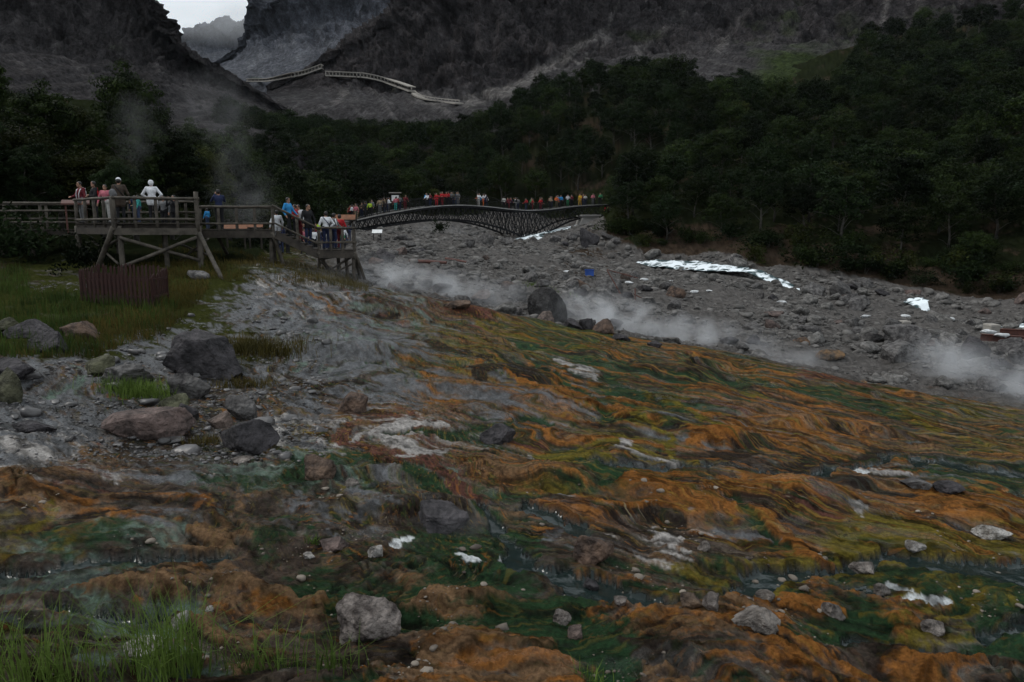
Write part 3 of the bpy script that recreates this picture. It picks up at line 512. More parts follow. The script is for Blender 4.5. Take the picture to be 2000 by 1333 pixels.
def rock_mat(name, crag, scree, pale, scale):
    m, n, l, b = nmat(name); b.inputs['Roughness'].default_value = .95; b.inputs['Specular IOR Level'].default_value = .02
    t = n.new('ShaderNodeTexCoord')
    z1 = n.new('ShaderNodeTexNoise'); z1.inputs['Scale'].default_value = scale; z1.inputs['Detail'].default_value = 9; z1.inputs['Roughness'].default_value = .7; l.new(t.outputs['Object'], z1.inputs['Vector'])
    def ramp(c0, c1, p0=.35, p1=.65):
        r = n.new('ShaderNodeValToRGB'); r.color_ramp.elements[0].color = (*c0, 1); r.color_ramp.elements[1].color = (*c1, 1); r.color_ramp.elements[0].position = p0; r.color_ramp.elements[1].position = p1; return r
    rc = ramp(tuple(x * .32 for x in crag), tuple(x * 1.15 for x in crag), .38, .64); l.new(z1.outputs['Fac'], rc.inputs['Fac'])
    af = n.new('ShaderNodeAttribute'); af.attribute_name = 'fall'; rs = ramp(scree, pale, .35, .85); l.new(af.outputs['Fac'], rs.inputs['Fac'])
    mt = n.new('ShaderNodeMix'); mt.data_type = 'RGBA'; mt.blend_type = 'MULTIPLY'; mt.inputs[0].default_value = 1
    mr = n.new('ShaderNodeMapRange'); mr.inputs[1].default_value = .3; mr.inputs[2].default_value = .7; mr.inputs[3].default_value = .6; mr.inputs[4].default_value = 1.4; l.new(z1.outputs['Fac'], mr.inputs[0])
    l.new(rs.outputs['Color'], mt.inputs[6]); l.new(mr.outputs[0], mt.inputs[7])
    ac = n.new('ShaderNodeAttribute'); ac.attribute_name = 'crag'; mc = n.new('ShaderNodeMix'); mc.data_type = 'RGBA'
    l.new(ac.outputs['Fac'], mc.inputs[0]); l.new(mt.outputs[2], mc.inputs[6]); l.new(rc.outputs['Color'], mc.inputs[7])
    ag = n.new('ShaderNodeAttribute'); ag.attribute_name = 'turf'; rg = n.new('ShaderNodeMapRange'); rg.inputs[1].default_value = .35; rg.inputs[2].default_value = .75
    ma = n.new('ShaderNodeMath'); ma.operation = 'MULTIPLY_ADD'; ma.inputs[1].default_value = .6; l.new(z1.outputs['Fac'], ma.inputs[0]); l.new(ag.outputs['Fac'], ma.inputs[2])
    sb_ = n.new('ShaderNodeMath'); sb_.operation = 'SUBTRACT'; sb_.inputs[1].default_value = .3; l.new(ma.outputs[0], sb_.inputs[0]); l.new(sb_.outputs[0], rg.inputs[0])
    mg = n.new('ShaderNodeMix'); mg.data_type = 'RGBA'; l.new(rg.outputs[0], mg.inputs[0]); l.new(mc.outputs[2], mg.inputs[6]); mg.inputs[7].default_value = (.030, .042, .016, 1)
    out_ = mg.outputs[2]
    for sc3, st3, a3, b3 in ((scale * 9, (1, 1, 1), .5, 1.5), (scale * 2.6, (1, 1, .22), .6, 1.4)):
        mp3 = n.new('ShaderNodeMapping'); mp3.inputs['Scale'].default_value = st3; l.new(t.outputs['Object'], mp3.inputs['Vector'])
        z3 = n.new('ShaderNodeTexNoise'); z3.inputs['Scale'].default_value = sc3; z3.inputs['Detail'].default_value = 7; z3.inputs['Roughness'].default_value = .7; l.new(mp3.outputs['Vector'], z3.inputs['Vector'])
        m3 = n.new('ShaderNodeMapRange'); m3.inputs[1].default_value = .36; m3.inputs[2].default_value = .64; m3.inputs[3].default_value = a3; m3.inputs[4].default_value = b3; l.new(z3.outputs['Fac'], m3.inputs[0])
        x3 = n.new('ShaderNodeMix'); x3.data_type = 'RGBA'; x3.blend_type = 'MULTIPLY'; x3.inputs[0].default_value = 1; l.new(out_, x3.inputs[6]); l.new(m3.outputs[0], x3.inputs[7]); out_ = x3.outputs[2]
    l.new(out_, b.inputs['Base Color'])
    z2 = n.new('ShaderNodeTexNoise'); z2.inputs['Scale'].default_value = scale * 3; z2.inputs['Detail'].default_value = 8; z2.inputs['Roughness'].default_value = .7; l.new(t.outputs['Object'], z2.inputs['Vector'])
    bp = n.new('ShaderNodeBump'); bp.inputs['Strength'].default_value = 1.0; bp.inputs['Distance'].default_value = 2.0; l.new(z2.outputs['Fac'], bp.inputs['Height']); l.new(bp.outputs['Normal'], b.inputs['Normal'])
    return m
M_rock_l = rock_mat('rock_near', (.050, .046, .047), (.042, .039, .040), (.075, .069, .069), .12)
M_rock_r = rock_mat('rock_main', (.050, .045, .046), (.052, .049, .050), (.12, .112, .108), .10)
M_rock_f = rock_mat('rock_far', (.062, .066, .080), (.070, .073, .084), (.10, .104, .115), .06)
loft('left_mountain', [(-1900,[(330,40),(200,55),(40,75),(-200,95),(-600,120),(-500,200)]),(-1200,[(300,60),(200,80),(60,110),(-150,140),(-500,170),(-450,260)]),(-400,[(300,90),(200,115),(90,145),(-100,180),(-500,220),(-450,350)]),
 (0,[(300,110),(190,150),(90,180),(0,205),(-450,270),(-400,420)]),(150,[(300,115),(200,165),(120,190),(40,215),(-400,290),(-350,440)]),(250,[(300,120),(210,170),(140,195),(66,222),(-200,262),(-150,420)]),
 (308,[(300,125),(220,175),(150,200),(75,228),(-4,240),(30,400)]),(348,[(300,125),(230,180),(170,205),(120,228),(72,238),(100,400)]),(430,[(300,130),(240,185),(195,210),(160,228),(128,240),(150,400)]),
 (525,[(300,140),(260,190),(230,210),(208,226),(190,240),(215,400)]),(600,[(320,150),(290,195),(262,215),(248,228),(235,240),(260,400)])], 330, 210, M_rock_l, 7.0, 11, (2.0, 3.1), -.9,
 sub=([0, .08, .22, .36, 1], [0, 1, 2, 3, 10]), taper='end')
loft('main_mountain', [(520,[(215,230),(197,260),(183,290),(175,310),(170,330),(180,500)]),(590,[(230,220),(192,260),(168,290),(152,310),(138,330),(160,500)]),(640,[(230,215),(188,260),(154,290),(122,310),(95,330),(120,500)]),
 (700,[(240,210),(192,255),(150,280),(100,305),(45,330),(70,500)]),(760,[(240,205),(196,250),(150,280),(80,305),(-5,330),(20,500)]),(850,[(240,200),(200,250),(150,275),(50,300),(-150,335),(-100,500)]),
 (1000,[(240,190),(190,248),(120,270),(20,300),(-300,340),(-250,500)]),(1150,[(240,190),(150,250),(80,285),(0,310),(-350,350),(-300,500)]),(1300,[(240,190),(110,255),(60,290),(-20,330),(-350,380),(-300,520)]),
 (1450,[(220,190),(120,240),(50,290),(-30,340),(-350,400),(-300,540)]),(1700,[(220,190),(120,240),(40,290),(-40,340),(-350,400),(-300,540)]),(2000,[(220,170),(120,220),(40,270),(-60,320),(-350,380),(-300,500)]),
 (2600,[(300,130),(150,180),(30,220),(-120,260),(-400,320),(-350,450)]),(3600,[(400,90),(150,120),(0,150),(-200,180),(-500,220),(-450,350)])], 460, 230, M_rock_r, 10.0, 21, (1.1, 2.1), .9,
 sub=([0, .86, .95, 1], [0, 11, 12, 13]), taper='start')
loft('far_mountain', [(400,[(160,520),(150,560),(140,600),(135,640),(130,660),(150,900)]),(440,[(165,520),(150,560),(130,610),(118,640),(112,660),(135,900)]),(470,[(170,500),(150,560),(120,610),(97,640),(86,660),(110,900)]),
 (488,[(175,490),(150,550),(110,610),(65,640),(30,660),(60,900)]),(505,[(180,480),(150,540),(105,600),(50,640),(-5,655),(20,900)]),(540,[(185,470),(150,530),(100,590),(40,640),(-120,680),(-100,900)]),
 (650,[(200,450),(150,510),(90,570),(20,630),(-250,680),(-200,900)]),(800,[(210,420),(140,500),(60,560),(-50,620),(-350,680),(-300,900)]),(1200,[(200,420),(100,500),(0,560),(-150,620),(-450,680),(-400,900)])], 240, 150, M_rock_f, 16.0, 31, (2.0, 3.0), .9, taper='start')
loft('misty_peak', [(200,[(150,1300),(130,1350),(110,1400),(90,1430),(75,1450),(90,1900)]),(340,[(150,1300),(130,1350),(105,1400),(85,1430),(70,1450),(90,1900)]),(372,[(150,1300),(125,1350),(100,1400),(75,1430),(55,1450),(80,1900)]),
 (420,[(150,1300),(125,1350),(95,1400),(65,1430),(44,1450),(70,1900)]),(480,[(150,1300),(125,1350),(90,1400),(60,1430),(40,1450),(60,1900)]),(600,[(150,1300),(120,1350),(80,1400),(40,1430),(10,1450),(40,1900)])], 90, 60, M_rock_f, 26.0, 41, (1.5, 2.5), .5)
def mhit(px, py):
    d = Vector(raydir(px, py)); best = None
    for t in MOUNT[:3]:
        h = t.ray_cast(Vector((0, 0, CAMZ)), d)
        if h[0] is not None and (best is None or h[3] < best[3]): best = h
    return best[0] if best else None

# ------------------------------------------------------------------ roofed stairway up the mountain
M_conc = mat('pale_concrete', (.36, .335, .30), (.24, .22, .20), .85, 2, bump=.2)
def gallery(pts, label, open_=False):
    root = empty('stairway_gallery', (0, 0, 0)); tag(root, label, 'stairway', 'roofed stairways climbing the mountain')
    w = []
    for (ax, ay), (bx_, by_) in zip(pts[:-1], pts[1:]):
        n_ = max(2, int(math.hypot(bx_ - ax, by_ - ay) / 6.5))
        for k in range(n_):
            h = mhit(ax + (bx_ - ax) * k / n_, ay + (by_ - ay) * k / n_)
            if h is not None: w.append(h)
    if len(w) < 2: return
    # even out the depth so that the stair runs straight over small hollows
    A = np.array(w); A2 = A.copy()
    for _ in range(6): A2[1:-1] = (A2[:-2] + A2[1:-1] * 2 + A2[2:]) / 4
    dirs = A2 / 1.0; w = [Vector(x) for x in A2]; d0 = (w[-1] - w[0]).length / len(w)
    root.location = w[0]; off = w[0]; H = 1.15 if not open_ else .6
    side = Vector((0, -1, 0))
    fl = MB(); rf = MB()
    for a_, b_ in zip(w[:-1], w[1:]):
        a_ = a_ - off + side * 1.6; b_ = b_ - off + side * 1.6
        fl.beam(a_ + Vector((0, 0, -.15)), b_ + Vector((0, 0, -.15)), 2.6, .5)
        if not open_: rf.beam(a_ + Vector((0, 0, H + .2)), b_ + Vector((0, 0, H + .2)), 2.8, .3)
    fl.build('stair_slab', M_conc, root)
    if not open_: rf.build('roof', M_conc, root)
    wl2 = MB()
    for a_, b_ in zip(w[:-1], w[1:]):
        if not open_: wl2.beam(a_ - off + Vector((0, -.5, 1.2)), b_ - off + Vector((0, -.5, .6)), .2, 1.1)
    if not open_: wl2.build('back_wall', M_dark_wall, root)
    for i, p in enumerate(w):
        for s in ((-2.75,) if not open_ else (-2.75,)):
            MB().beam(p - off + Vector((0, s, .2)), p - off + Vector((0, s, H)), .34 if not open_ else .25, .34).build('column' if not open_ else 'post', M_conc, root)
    if open_:
        q = MB()
        for a_, b_ in zip(w[:-1], w[1:]): q.beam(a_ - off + Vector((0, -2.75, .6)), b_ - off + Vector((0, -2.75, .6)), .25, .3)
        q.build('handrail', M_conc, root)
M_dark_wall = mat('gallery_inside', (.12, .11, .10), None, .9, 2, bump=0)
gallery([(486,160), (530,160), (560,155), (600,148), (638,133)], 'roofed white stairway rising from the valley gap to the rock spur')
gallery([(640,150), (700,152), (740,157), (780,170), (812,182)], 'roofed white stairway running along the foot of the big cliff')
gallery([(812,184), (816,192), (850,198), (905,204)], 'low open pale stair with parapet descending into the forest', True)

# ------------------------------------------------------------------ river
m, n, l, b = nmat('white_water'); b.inputs['Roughness'].default_value = .7; b.inputs['Specular IOR Level'].default_value = .1
t = n.new('ShaderNodeTexCoord'); z1 = n.new('ShaderNodeTexNoise'); z1.inputs['Scale'].default_value = 1.3; z1.inputs['Detail'].default_value = 9; z1.inputs['Distortion'].default_value = .6; l.new(t.outputs['Object'], z1.inputs['Vector'])
r_ = n.new('ShaderNodeValToRGB'); r_.color_ramp.elements[0].position = .50; r_.color_ramp.elements[0].color = (.04, .065, .07, 1); r_.color_ramp.elements[1].position = .62; r_.color_ramp.elements[1].color = (.80, .86, .90, 1); amid = n.new('ShaderNodeAttribute'); amid.attribute_name = 'mid'; mq = n.new('ShaderNodeMath'); mq.operation = 'MULTIPLY_ADD'; mq.inputs[1].default_value = .15; l.new(amid.outputs['Fac'], mq.inputs[0]); l.new(z1.outputs['Fac'], mq.inputs[2]); l.new(mq.outputs[0], r_.inputs['Fac']); l.new(r_.outputs['Color'], b.inputs['Base Color'])
M_river = m
vv = []; ed = []
for s in np.linspace(-1, 1, 14):
    xy = cen[:, :2] + nx * (cen[:, 3:4] * s * (1 + .35 * fbm(tt * 1.9 + 40, tt * 0 + s, 3, 63))[:, None])
    zz = cen[:, 2] + .05 + .17 * cen[:, 3] * s + .16 * fbm(xy[:, 0] * .5, xy[:, 1] * .5, 3, 60) + .05 * fbm(xy[:, 0] * 3, xy[:, 1] * 3, 2, 61)
    hid = sm(.5, .2, np.abs(tt - 4.1) / 1.6) + sm(.5, .2, np.abs(tt - 10.1) / 2.2) + sm(.5, .25, np.abs(tt - 13.7) / 2.4)
    vv.append(np.c_[xy, zz - np.clip(hid, 0, 1) * .9]); ed.append(np.full(len(tt), 1 - abs(s)))
ed = np.array(ed).T.ravel()
vv = np.array(vv).transpose(1, 0, 2); i, j = np.meshgrid(np.arange(259), np.arange(13), indexing='ij'); a = (i * 14 + j).ravel()
rme = new_mesh('river', vv.reshape(-1, 3), np.stack([a, a + 1, a + 15, a + 14], -1), True); rme.attributes.new('mid', 'FLOAT', 'POINT').data.foreach_set('value', ed.astype(np.float32)); tag(obj('river', rme, M_river), kind='structure')

# ------------------------------------------------------------------ rocks
def ico(sub):
    t_ = (1 + 5 ** .5) / 2; v = [(-1,t_,0),(1,t_,0),(-1,-t_,0),(1,-t_,0),(0,-1,t_),(0,1,t_),(0,-1,-t_),(0,1,-t_),(t_,0,-1),(t_,0,1),(-t_,0,-1),(-t_,0,1)]
    f = [(0,11,5),(0,5,1),(0,1,7),(0,7,10),(0,10,11),(1,5,9),(5,11,4),(11,10,2),(10,7,6),(7,1,8),(3,9,4),(3,4,2),(3,2,6),(3,6,8),(3,8,9),(4,9,5),(2,4,11),(6,2,10),(8,6,7),(9,8,1)]
    v = [np.array(x) / np.linalg.norm(x) for x in v]
    for _ in range(sub):
        mid = {}; g = []
        def M(a, b):
            k = (min(a, b), max(a, b))
            if k not in mid: q = v[a] + v[b]; v.append(q / np.linalg.norm(q)); mid[k] = len(v) - 1
            return mid[k]
        for a, b, c in f: x, y, z = M(a, b), M(b, c), M(c, a); g += [(a, x, z), (b, y, x), (c, z, y), (x, y, z)]
        f = g
    return np.array(v), np.array(f)
ICO = {k: ico(k) for k in (0, 1, 2, 3, 4)}
def rock_shape(sub, seed, cuts=9, amp=.10):
    v, f = ICO[sub]; v = v.copy(); g = np.random.default_rng(seed)
    for _ in range(cuts):
        d = g.normal(size=3); d /= np.linalg.norm(d); h = g.uniform(.42, .8); s = v @ d; m_ = s > h; v[m_] -= (s[m_] - h)[:, None] * d * g.uniform(.85, 1)
    o = g.uniform(0, 50, 3)
    dn = vn3(v * 1.6 + o, 1) * amp * .9 + vn3(v * 4 + o, 2) * amp * .5 - np.abs(vn3(v * 6 + o, 5)) * amp * .5 + vn3(v * 11 + o, 3) * amp * .3 + (vn3(v * 22 + o, 4) * amp * .16 if sub > 3 else 0)
    v = v * (1 + dn)[:, None]; v -= (v.max(0) + v.min(0)) / 2; v /= (v.max(0) - v.min(0)) / 2
    return v, f
def rmat(name, c, c2, sc=3, lich=None):
    m = mat(name, c, tuple(v * .7 for v in c2), .82, sc, 14, 1.0, sc * 3, .13, .25, rnd=.18, lo=.40, hi=.62); return m
M_R = {'dark': rmat('dark_lava_rock', (.062, .056, .060), (.028, .026, .028)), 'grey': rmat('grey_rock', (.15, .142, .138), (.065, .06, .06)), 'pink': rmat('brown_pink_rock', (.17, .125, .11), (.075, .058, .052)),
       'pale': rmat('pale_crusted_rock', (.24, .21, .19), (.075, .062, .055), 5), 'black': rmat('black_basalt', (.040, .038, .038), (.018, .017, .017)), 'white': rmat('white_crusted_rock', (.42, .40, .38), (.18, .16, .14), 6),
       'brown': rmat('brown_stained_rock', (.13, .085, .06), (.05, .036, .03)), 'moss': rmat('mossy_rock', (.10, .10, .06), (.035, .036, .02)), 'rust': rmat('orange_stained_rock', (.20, .115, .055), (.085, .07, .06))}
BOULD = [(395,745,135,88,'dark','large dark purple-grey boulder beside the brown grass clump'),(372,792,72,52,'grey','blocky grey boulder just below the largest dark boulder'),(335,822,62,46,'moss','dark mossy boulder between grass tuft and flat slab'),
 (366,832,36,38,'dark','small pointed dark rock at the right tip of the flat slab'),(270,862,152,52,'pink','broad flat pinkish-brown slab below the bright green tuft'),(474,897,124,66,'dark','rounded brown-grey boulder at the edge of the green pool'),
 (468,832,62,52,'grey','tilted slab leaning behind the rounded boulder'),(425,846,52,36,'pink','half buried pale brown rock beside the tilted slab'),(685,815,60,44,'brown','lone reddish-grey boulder on the slope above white crust'),(972,874,72,40,'dark','dark oval boulder on the orange and green mats'),
 (1070,636,80,74,'black','big black boulder with sharp flat top on the ridge'),(1178,656,46,30,'brown','rounded brown rock right of the black ridge boulder'),(1145,648,30,24,'dark','small dark rock wedged beside the brown ridge rock'),(1118,642,42,20,'dark','low dark rock at the foot of the black ridge boulder'),
 (235,760,90,42,'grey','flat grey slab lying behind the bright green tuft'),(185,738,60,36,'moss','mossy stone left of the flat grey slab'),(85,690,62,36,'dark','dark rock at the edge of the left meadow'),(55,668,82,36,'dark','low dark rock in the left meadow grass'),(155,668,66,32,'brown','brown rock in the grass before the picket fence'),
 (15,662,60,34,'moss','pale greenish rock leaning at the left picture edge'),(12,800,50,62,'moss','mossy block at the left picture edge above the wet gravel'),(14,748,60,34,'dark','flat dark stone at left edge below the meadow'),(60,852,70,22,'dark','thin dark slab in the wet grey gravel'),
 (716,1268,140,92,'pale','pale angular boulder in the orange and green shallows'),(1162,1108,88,60,'brown','long brown boulder with pale underside by the dark stream'),(1155,1143,36,26,'dark','round dark stone below the long brown boulder'),(648,1074,58,26,'pink','low brown stone with sharp crest among green runnels'),
 (732,1095,34,28,'white','small white stone among brown gravel'),(603,1086,26,14,'white','tiny white pebble left of the low brown stone'),(1632,1212,48,34,'pale','grey triangular stone on bright green algae'),(1480,1248,96,38,'pale','flat grey slab on the orange crust'),(1390,1213,34,38,'pale','upright pale stone with white rim'),
 (1352,1205,46,30,'brown','dark brown lump beside the upright pale stone'),(1495,1184,40,26,'pale','pale stone at the edge of the dark stream'),(1098,1228,40,30,'pale','grey white stone in green algae'),(1124,1254,32,32,'pink','brown stone touching the grey white stone'),(1212,1197,28,22,'pale','small grey stone at the orange crust edge'),
 (1690,1130,48,20,'pale','flat grey stone lying in the dark stream bend'),(1792,1090,40,15,'white','flat white stone on the olive mat'),(1726,1174,32,24,'pale','wet stone beside the white foam'),(1828,1248,48,24,'pale','flat mottled stone on tan crust'),(1375,1094,24,22,'pale','grey splinter standing on the brown dome'),
 (1945,1058,54,20,'white','white crusted ledge stone on the orange mat'),(1860,970,52,22,'dark','dark rounded stone at the right orange terrace'),(1790,960,56,14,'grey','flat grey ledge stone by the right terrace'),(622,942,60,48,'brown','rough red-brown lump in the green pool'),(686,952,30,20,'pale','pale stone right of the red-brown lump'),
 (640,915,26,16,'grey','grey stone perched beside the red-brown lump'),(470,905,44,10,'pale','pale flat stone before the rounded boulder'),(865,1046,110,58,'dark','dark brown rock dome above the white foam'),
 (1593,576,50,27,'grey','grey block on the far edge of the gravel bar'),(1645,586,44,34,'grey','square dark boulder beside the grey block'),(1684,608,46,28,'grey','pointed grey boulder near the river rapids'),(1660,600,34,20,'grey','rounded boulder behind the pointed one'),(1680,657,34,20,'grey','round grey boulder alone on the gravel bar'),
 (1768,718,64,42,'grey','big rounded boulder beside the steam'),(1775,686,74,38,'grey','flat topped boulder behind the rounded one'),(1745,664,32,20,'grey','pale boulder at the left of the boulder cluster'),(1628,702,52,22,'rust','low boulder with orange stain'),(1570,676,32,18,'rust','reddish stone near the bar edge'),
 (1908,708,54,46,'dark','dark boulder under the rusty beams'),(1975,702,44,34,'grey','boulder below the beam ends at the right'),(1955,722,40,22,'dark','dark boulder in the steam at the right'),(1990,720,34,26,'grey','light boulder at the right picture edge'),
 (1130,564,50,22,'brown','low brown mound of rock on the bar'),(1190,574,58,30,'grey','large grey boulder beside the blue box'),(1320,588,44,24,'brown','brown pointed rock on the open gravel'),(1060,573,34,17,'grey','grey rock behind the black ridge boulder'),(750,522,42,32,'dark','dark rock beside the stair landing'),
 (915,487,26,22,'grey','grey boulder left of the bridge pier foot'),(945,482,42,26,'grey','pale boulder below the first bridge arch'),(988,484,32,18,'grey','flat boulder near the bridge pier foot'),(782,474,30,13,'grey','greenish flat rock below the bridge start'),(800,486,26,13,'grey','pale rock near the info board'),
 (1152,486,40,40,'dark','big dark rock below the stone abutment'),(1085,476,26,17,'grey','boulder in the rapids below the bridge'),(1117,472,22,20,'grey','pale boulder beside the rapids'),(1126,462,17,13,'grey','small boulder against the abutment foot'),(1102,482,20,11,'dark','dark boulder at the near side of the rapids'),
 (386,548,38,17,'grey','flat grey stone under the viewing platform'),(1688,747,15,9,'rust','small bright orange-red stone at the steaming edge'),(1215,668,36,13,'dark','dark ledge rock on the ridge'),(1280,680,30,12,'dark','low dark ridge rock before the steam'),(890,612,60,17,'brown','reddish ledge on top of the mound'),(350,1236,34,32,'white','white stone half hidden by the tall grass'),(408,1203,18,13,'white','small round white stone right of the tall grass'),(272,1305,70,34,'white','pale crusted stone at the foot of the tall grass')]
gb = G([b[0] for b in BOULD], [b[1] - b[3] * .12 for b in BOULD])
zb = hz(gb[:, 0], gb[:, 1]); BVERT = []
for i, ((px, py, w_, h_, tone, lab), q, z_) in enumerate(zip(BOULD, gb, zb)):
    sub = 4 if w_ > 55 else 3; v, f = rock_shape(sub, 300 + i, 15, .10)
    k = math.hypot(q[0], q[1]) / F * math.sqrt(1 + ((px - 1000) / F) ** 2) / math.sqrt(1 + ((px - 1000) / F) ** 2)
    sx = w_ * k / 2; sz = h_ * k * 1.28 / 2; sy = sx * random.uniform(.7, .95)
    v = v * np.array([sx, sy, sz]); a_ = random.uniform(-.5, .5); c_, s_ = math.cos(a_), math.sin(a_)
    if abs(a_) < .15: v = v @ np.array([[c_, s_, 0], [-s_, c_, 0], [0, 0, 1]])
    o = obj('boulder' if w_ > 30 else 'stone', new_mesh('boulder', v, f, sub > 3), M_R[tone], None, (q[0], q[1] + sy * .5, z_ + sz * .38)); BVERT.append((q[0], q[1] + sy * .5, max(sx, sy)))
    tag(o, lab, 'rock')
    if sub > 3: o.data.polygons.foreach_set('use_smooth', np.ones(len(o.data.polygons), bool))

# stones strewn over the gravel bar: the largest as things, the rest as gravel
def strew(n_, amin, amax, rmin, rmax, test):
    a_ = rng.uniform(R(amin), R(amax), n_); r_ = np.exp(rng.uniform(math.log(rmin), math.log(rmax), n_)); x = r_ * np.sin(a_); y = r_ * np.cos(a_)
    z = macro(x, y); px, py = proj(x, y, z); k = test(x, y, px, py); return x[k], y[k], px[k], py[k]
def on_bar(x, y, px, py):
    return (y > np.interp(px, RPX, RY) + 2.2) & (y < np.interp(px, BPX, BY) - .5) & (px > 690) & (px < 2150) & (py > 440)
sx, sy, spx, spy = strew(60000, -14, 40, 27, 118, on_bar)
cl_ = fbm(sx * .12, sy * .12, 3, 500) + .5 * fbm(sx * .5, sy * .5, 2, 501); k = cl_ + rng.uniform(-.6, .6, len(sx)) > .05; sx, sy = sx[k][:26000], sy[k][:26000]
sr = np.hypot(sx, sy); size = (.036 + .0012 * sr) * (rng.pareto(2.0, len(sx)) * .5 + .5); size = np.minimum(size, .5)
nb = sm(-7, -1, sy - np.interp(proj(sx, sy, macro(sx, sy))[0], BPX, BY)); size = size * (1 + .6 * nb)
vis = size / sr; order = np.argsort(-vis); szs = hz(sx, sy)
M_gr = rmat('gravel_stone', (.20, .19, .18), (.085, .08, .076), 2); PROTO = []
for i in range(8):
    v, f = rock_shape(2, 700 + i, 9, .12); me = new_mesh('rock', v, f, False); PROTO.append(me)
tones = [M_R['grey'], M_gr, M_R['dark'], M_R['grey'], M_R['pink'], M_gr, M_gr, M_R['grey']]
for i, me in enumerate(PROTO): me.materials.append(tones[i])
TONEL = ['grey', 'pale grey', 'dark', 'grey', 'brownish', 'pale grey', 'pale grey', 'grey']
KINDL = ['angular grey rock lying among others on the wide gravel bar', 'light grey rock lying among others on the wide gravel bar', 'dark rock lying among others on the wide gravel bar', 'angular grey rock lying among others on the wide gravel bar', 'brownish rock lying among others on the wide gravel bar', 'light grey rock lying among others on the wide gravel bar', 'light grey rock lying among others on the wide gravel bar', 'angular grey rock lying among others on the wide gravel bar']
for i in order[:200]:
    kk = random.randrange(8); o = obj('rock', PROTO[kk], None, None, (sx[i], sy[i], szs[i] + size[i] * .25))
    o.scale = (size[i] * random.uniform(.8, 1.25), size[i] * random.uniform(.8, 1.2), size[i] * random.uniform(.5, .85)); o.rotation_euler = (random.uniform(-.3, .3), random.uniform(-.3, .3), random.uniform(0, 6.3))
    rpx, rpy = proj(sx[i], sy[i], szs[i]); big = 'Large' if size[i] > .42 else 'Small'
    zone = 'near the bridge' if sr[i] > 84 else 'just short of the wide rapids' if rpx < 1480 and sr[i] > 62 else 'on the rubble near the narrow rapids' if rpx > 1560 and rpy < 640 else 'close to the black ridge boulder' if rpx < 1120 and sr[i] < 45 else 'between the blue crate and the first arch' if rpx < 1120 else 'on the open gravel beyond the steam' if rpx < 1560 else 'near the rusty beams' if rpx > 1840 else 'around the boulder cluster beside the steam'
    tag(o, f'{big.lower()} {TONEL[kk]} loose rock {zone}', 'rock', f'{big.lower()} {TONEL[kk]} loose rocks {zone}')
def pile(name, idx_xyz_s, mat_, sub_small=0, seed=0, flat=.65, label=None, parent=None):
    V = []; Fs = []; n0 = 0; lib = {k: [rock_shape(k, 900 + seed + i, 5, .15) for i in range(6)] for k in (0, 1)}
    for j, (x, y, z, s) in enumerate(idx_xyz_s):
        v, f = lib[1 if j < len(idx_xyz_s) * .08 else sub_small][random.randrange(6)]; t_ = random.uniform(0, 6.3); c_, s_ = math.cos(t_), math.sin(t_)
        q = v * np.array([random.uniform(.8, 1.3), random.uniform(.7, 1.1), flat * random.uniform(.7, 1.2)]) * s
        q = q @ np.array([[c_, s_, 0], [-s_, c_, 0], [0, 0, 1]]) + (x, y, z + s * .15); V.append(q); Fs.append(f + n0); n0 += len(v)
    return tag(obj(name, new_mesh(name, np.concatenate(V), np.concatenate(Fs)), mat_, parent), kind='stuff')
M_grav = mat('loose_gravel', (.165, .155, .147), (.034, .032, .030), .85, .9, 9, .4, 8, .03, .25)
pile('gravel', [(sx[i], sy[i], szs[i], size[i]) for i in order[200:]], M_grav)
# wet rubble and chips on the near left slope and in the foreground
def on_left(x, y, px, py): return ((px < 640) & (px > -60) & (py > 600) & (py < 905) & (px > 420 - (py - 600) * 3)) | ((px > 60) & (px < 180) & (py > 495) & (py < 575))
lx, ly, lpx, lpy = strew(60000, -40, -8, 11, 33, on_left); kk = fbm(lx * .7, ly * .7, 3, 510) + rng.uniform(-.5, .5, len(lx)) > .0; lx, ly = lx[kk][:3600], ly[kk][:3600]
ls = .016 + .012 * (rng.pareto(2.0, len(lx)) + .2); ls = np.minimum(ls, .2); lz = hz(lx, ly); od = np.argsort(-ls)
M_wetg = mat('wet_gravel', (.115, .108, .108), (.022, .020, .020), .4, 1.5, 9, .4, 12, .02, .5)
pile('wet_gravel', [(lx[i], ly[i], lz[i], ls[i]) for i in od], M_wetg, 0, 40, .5)
def on_fore(x, y, px, py): return (py > 900) & (py < 1333) & (px > -50) & (px < 2050)
fx_, fy_, fpx, fpy = strew(9000, -37, 37, 5.5, 14, on_fore); kk = fbm(fx_ * .8, fy_ * .8, 3, 520) + rng.uniform(-.3, .3, len(fx_)) > .35; fx_, fy_ = fx_[kk][:700], fy_[kk][:700]
fs = np.minimum(.006 + .008 * (rng.pareto(2.0, len(fx_)) + .2), .07); fz = hz(fx_, fy_); od = np.argsort(-fs)
M_chip = mat('mineral_chips', (.26, .22, .18), (.04, .03, .024), .7, 1.2, 9, .4, 20, .01, .3)
pile('pebbles', [(fx_[i], fy_[i], fz[i], fs[i]) for i in od], M_chip, 0, 80, .55)
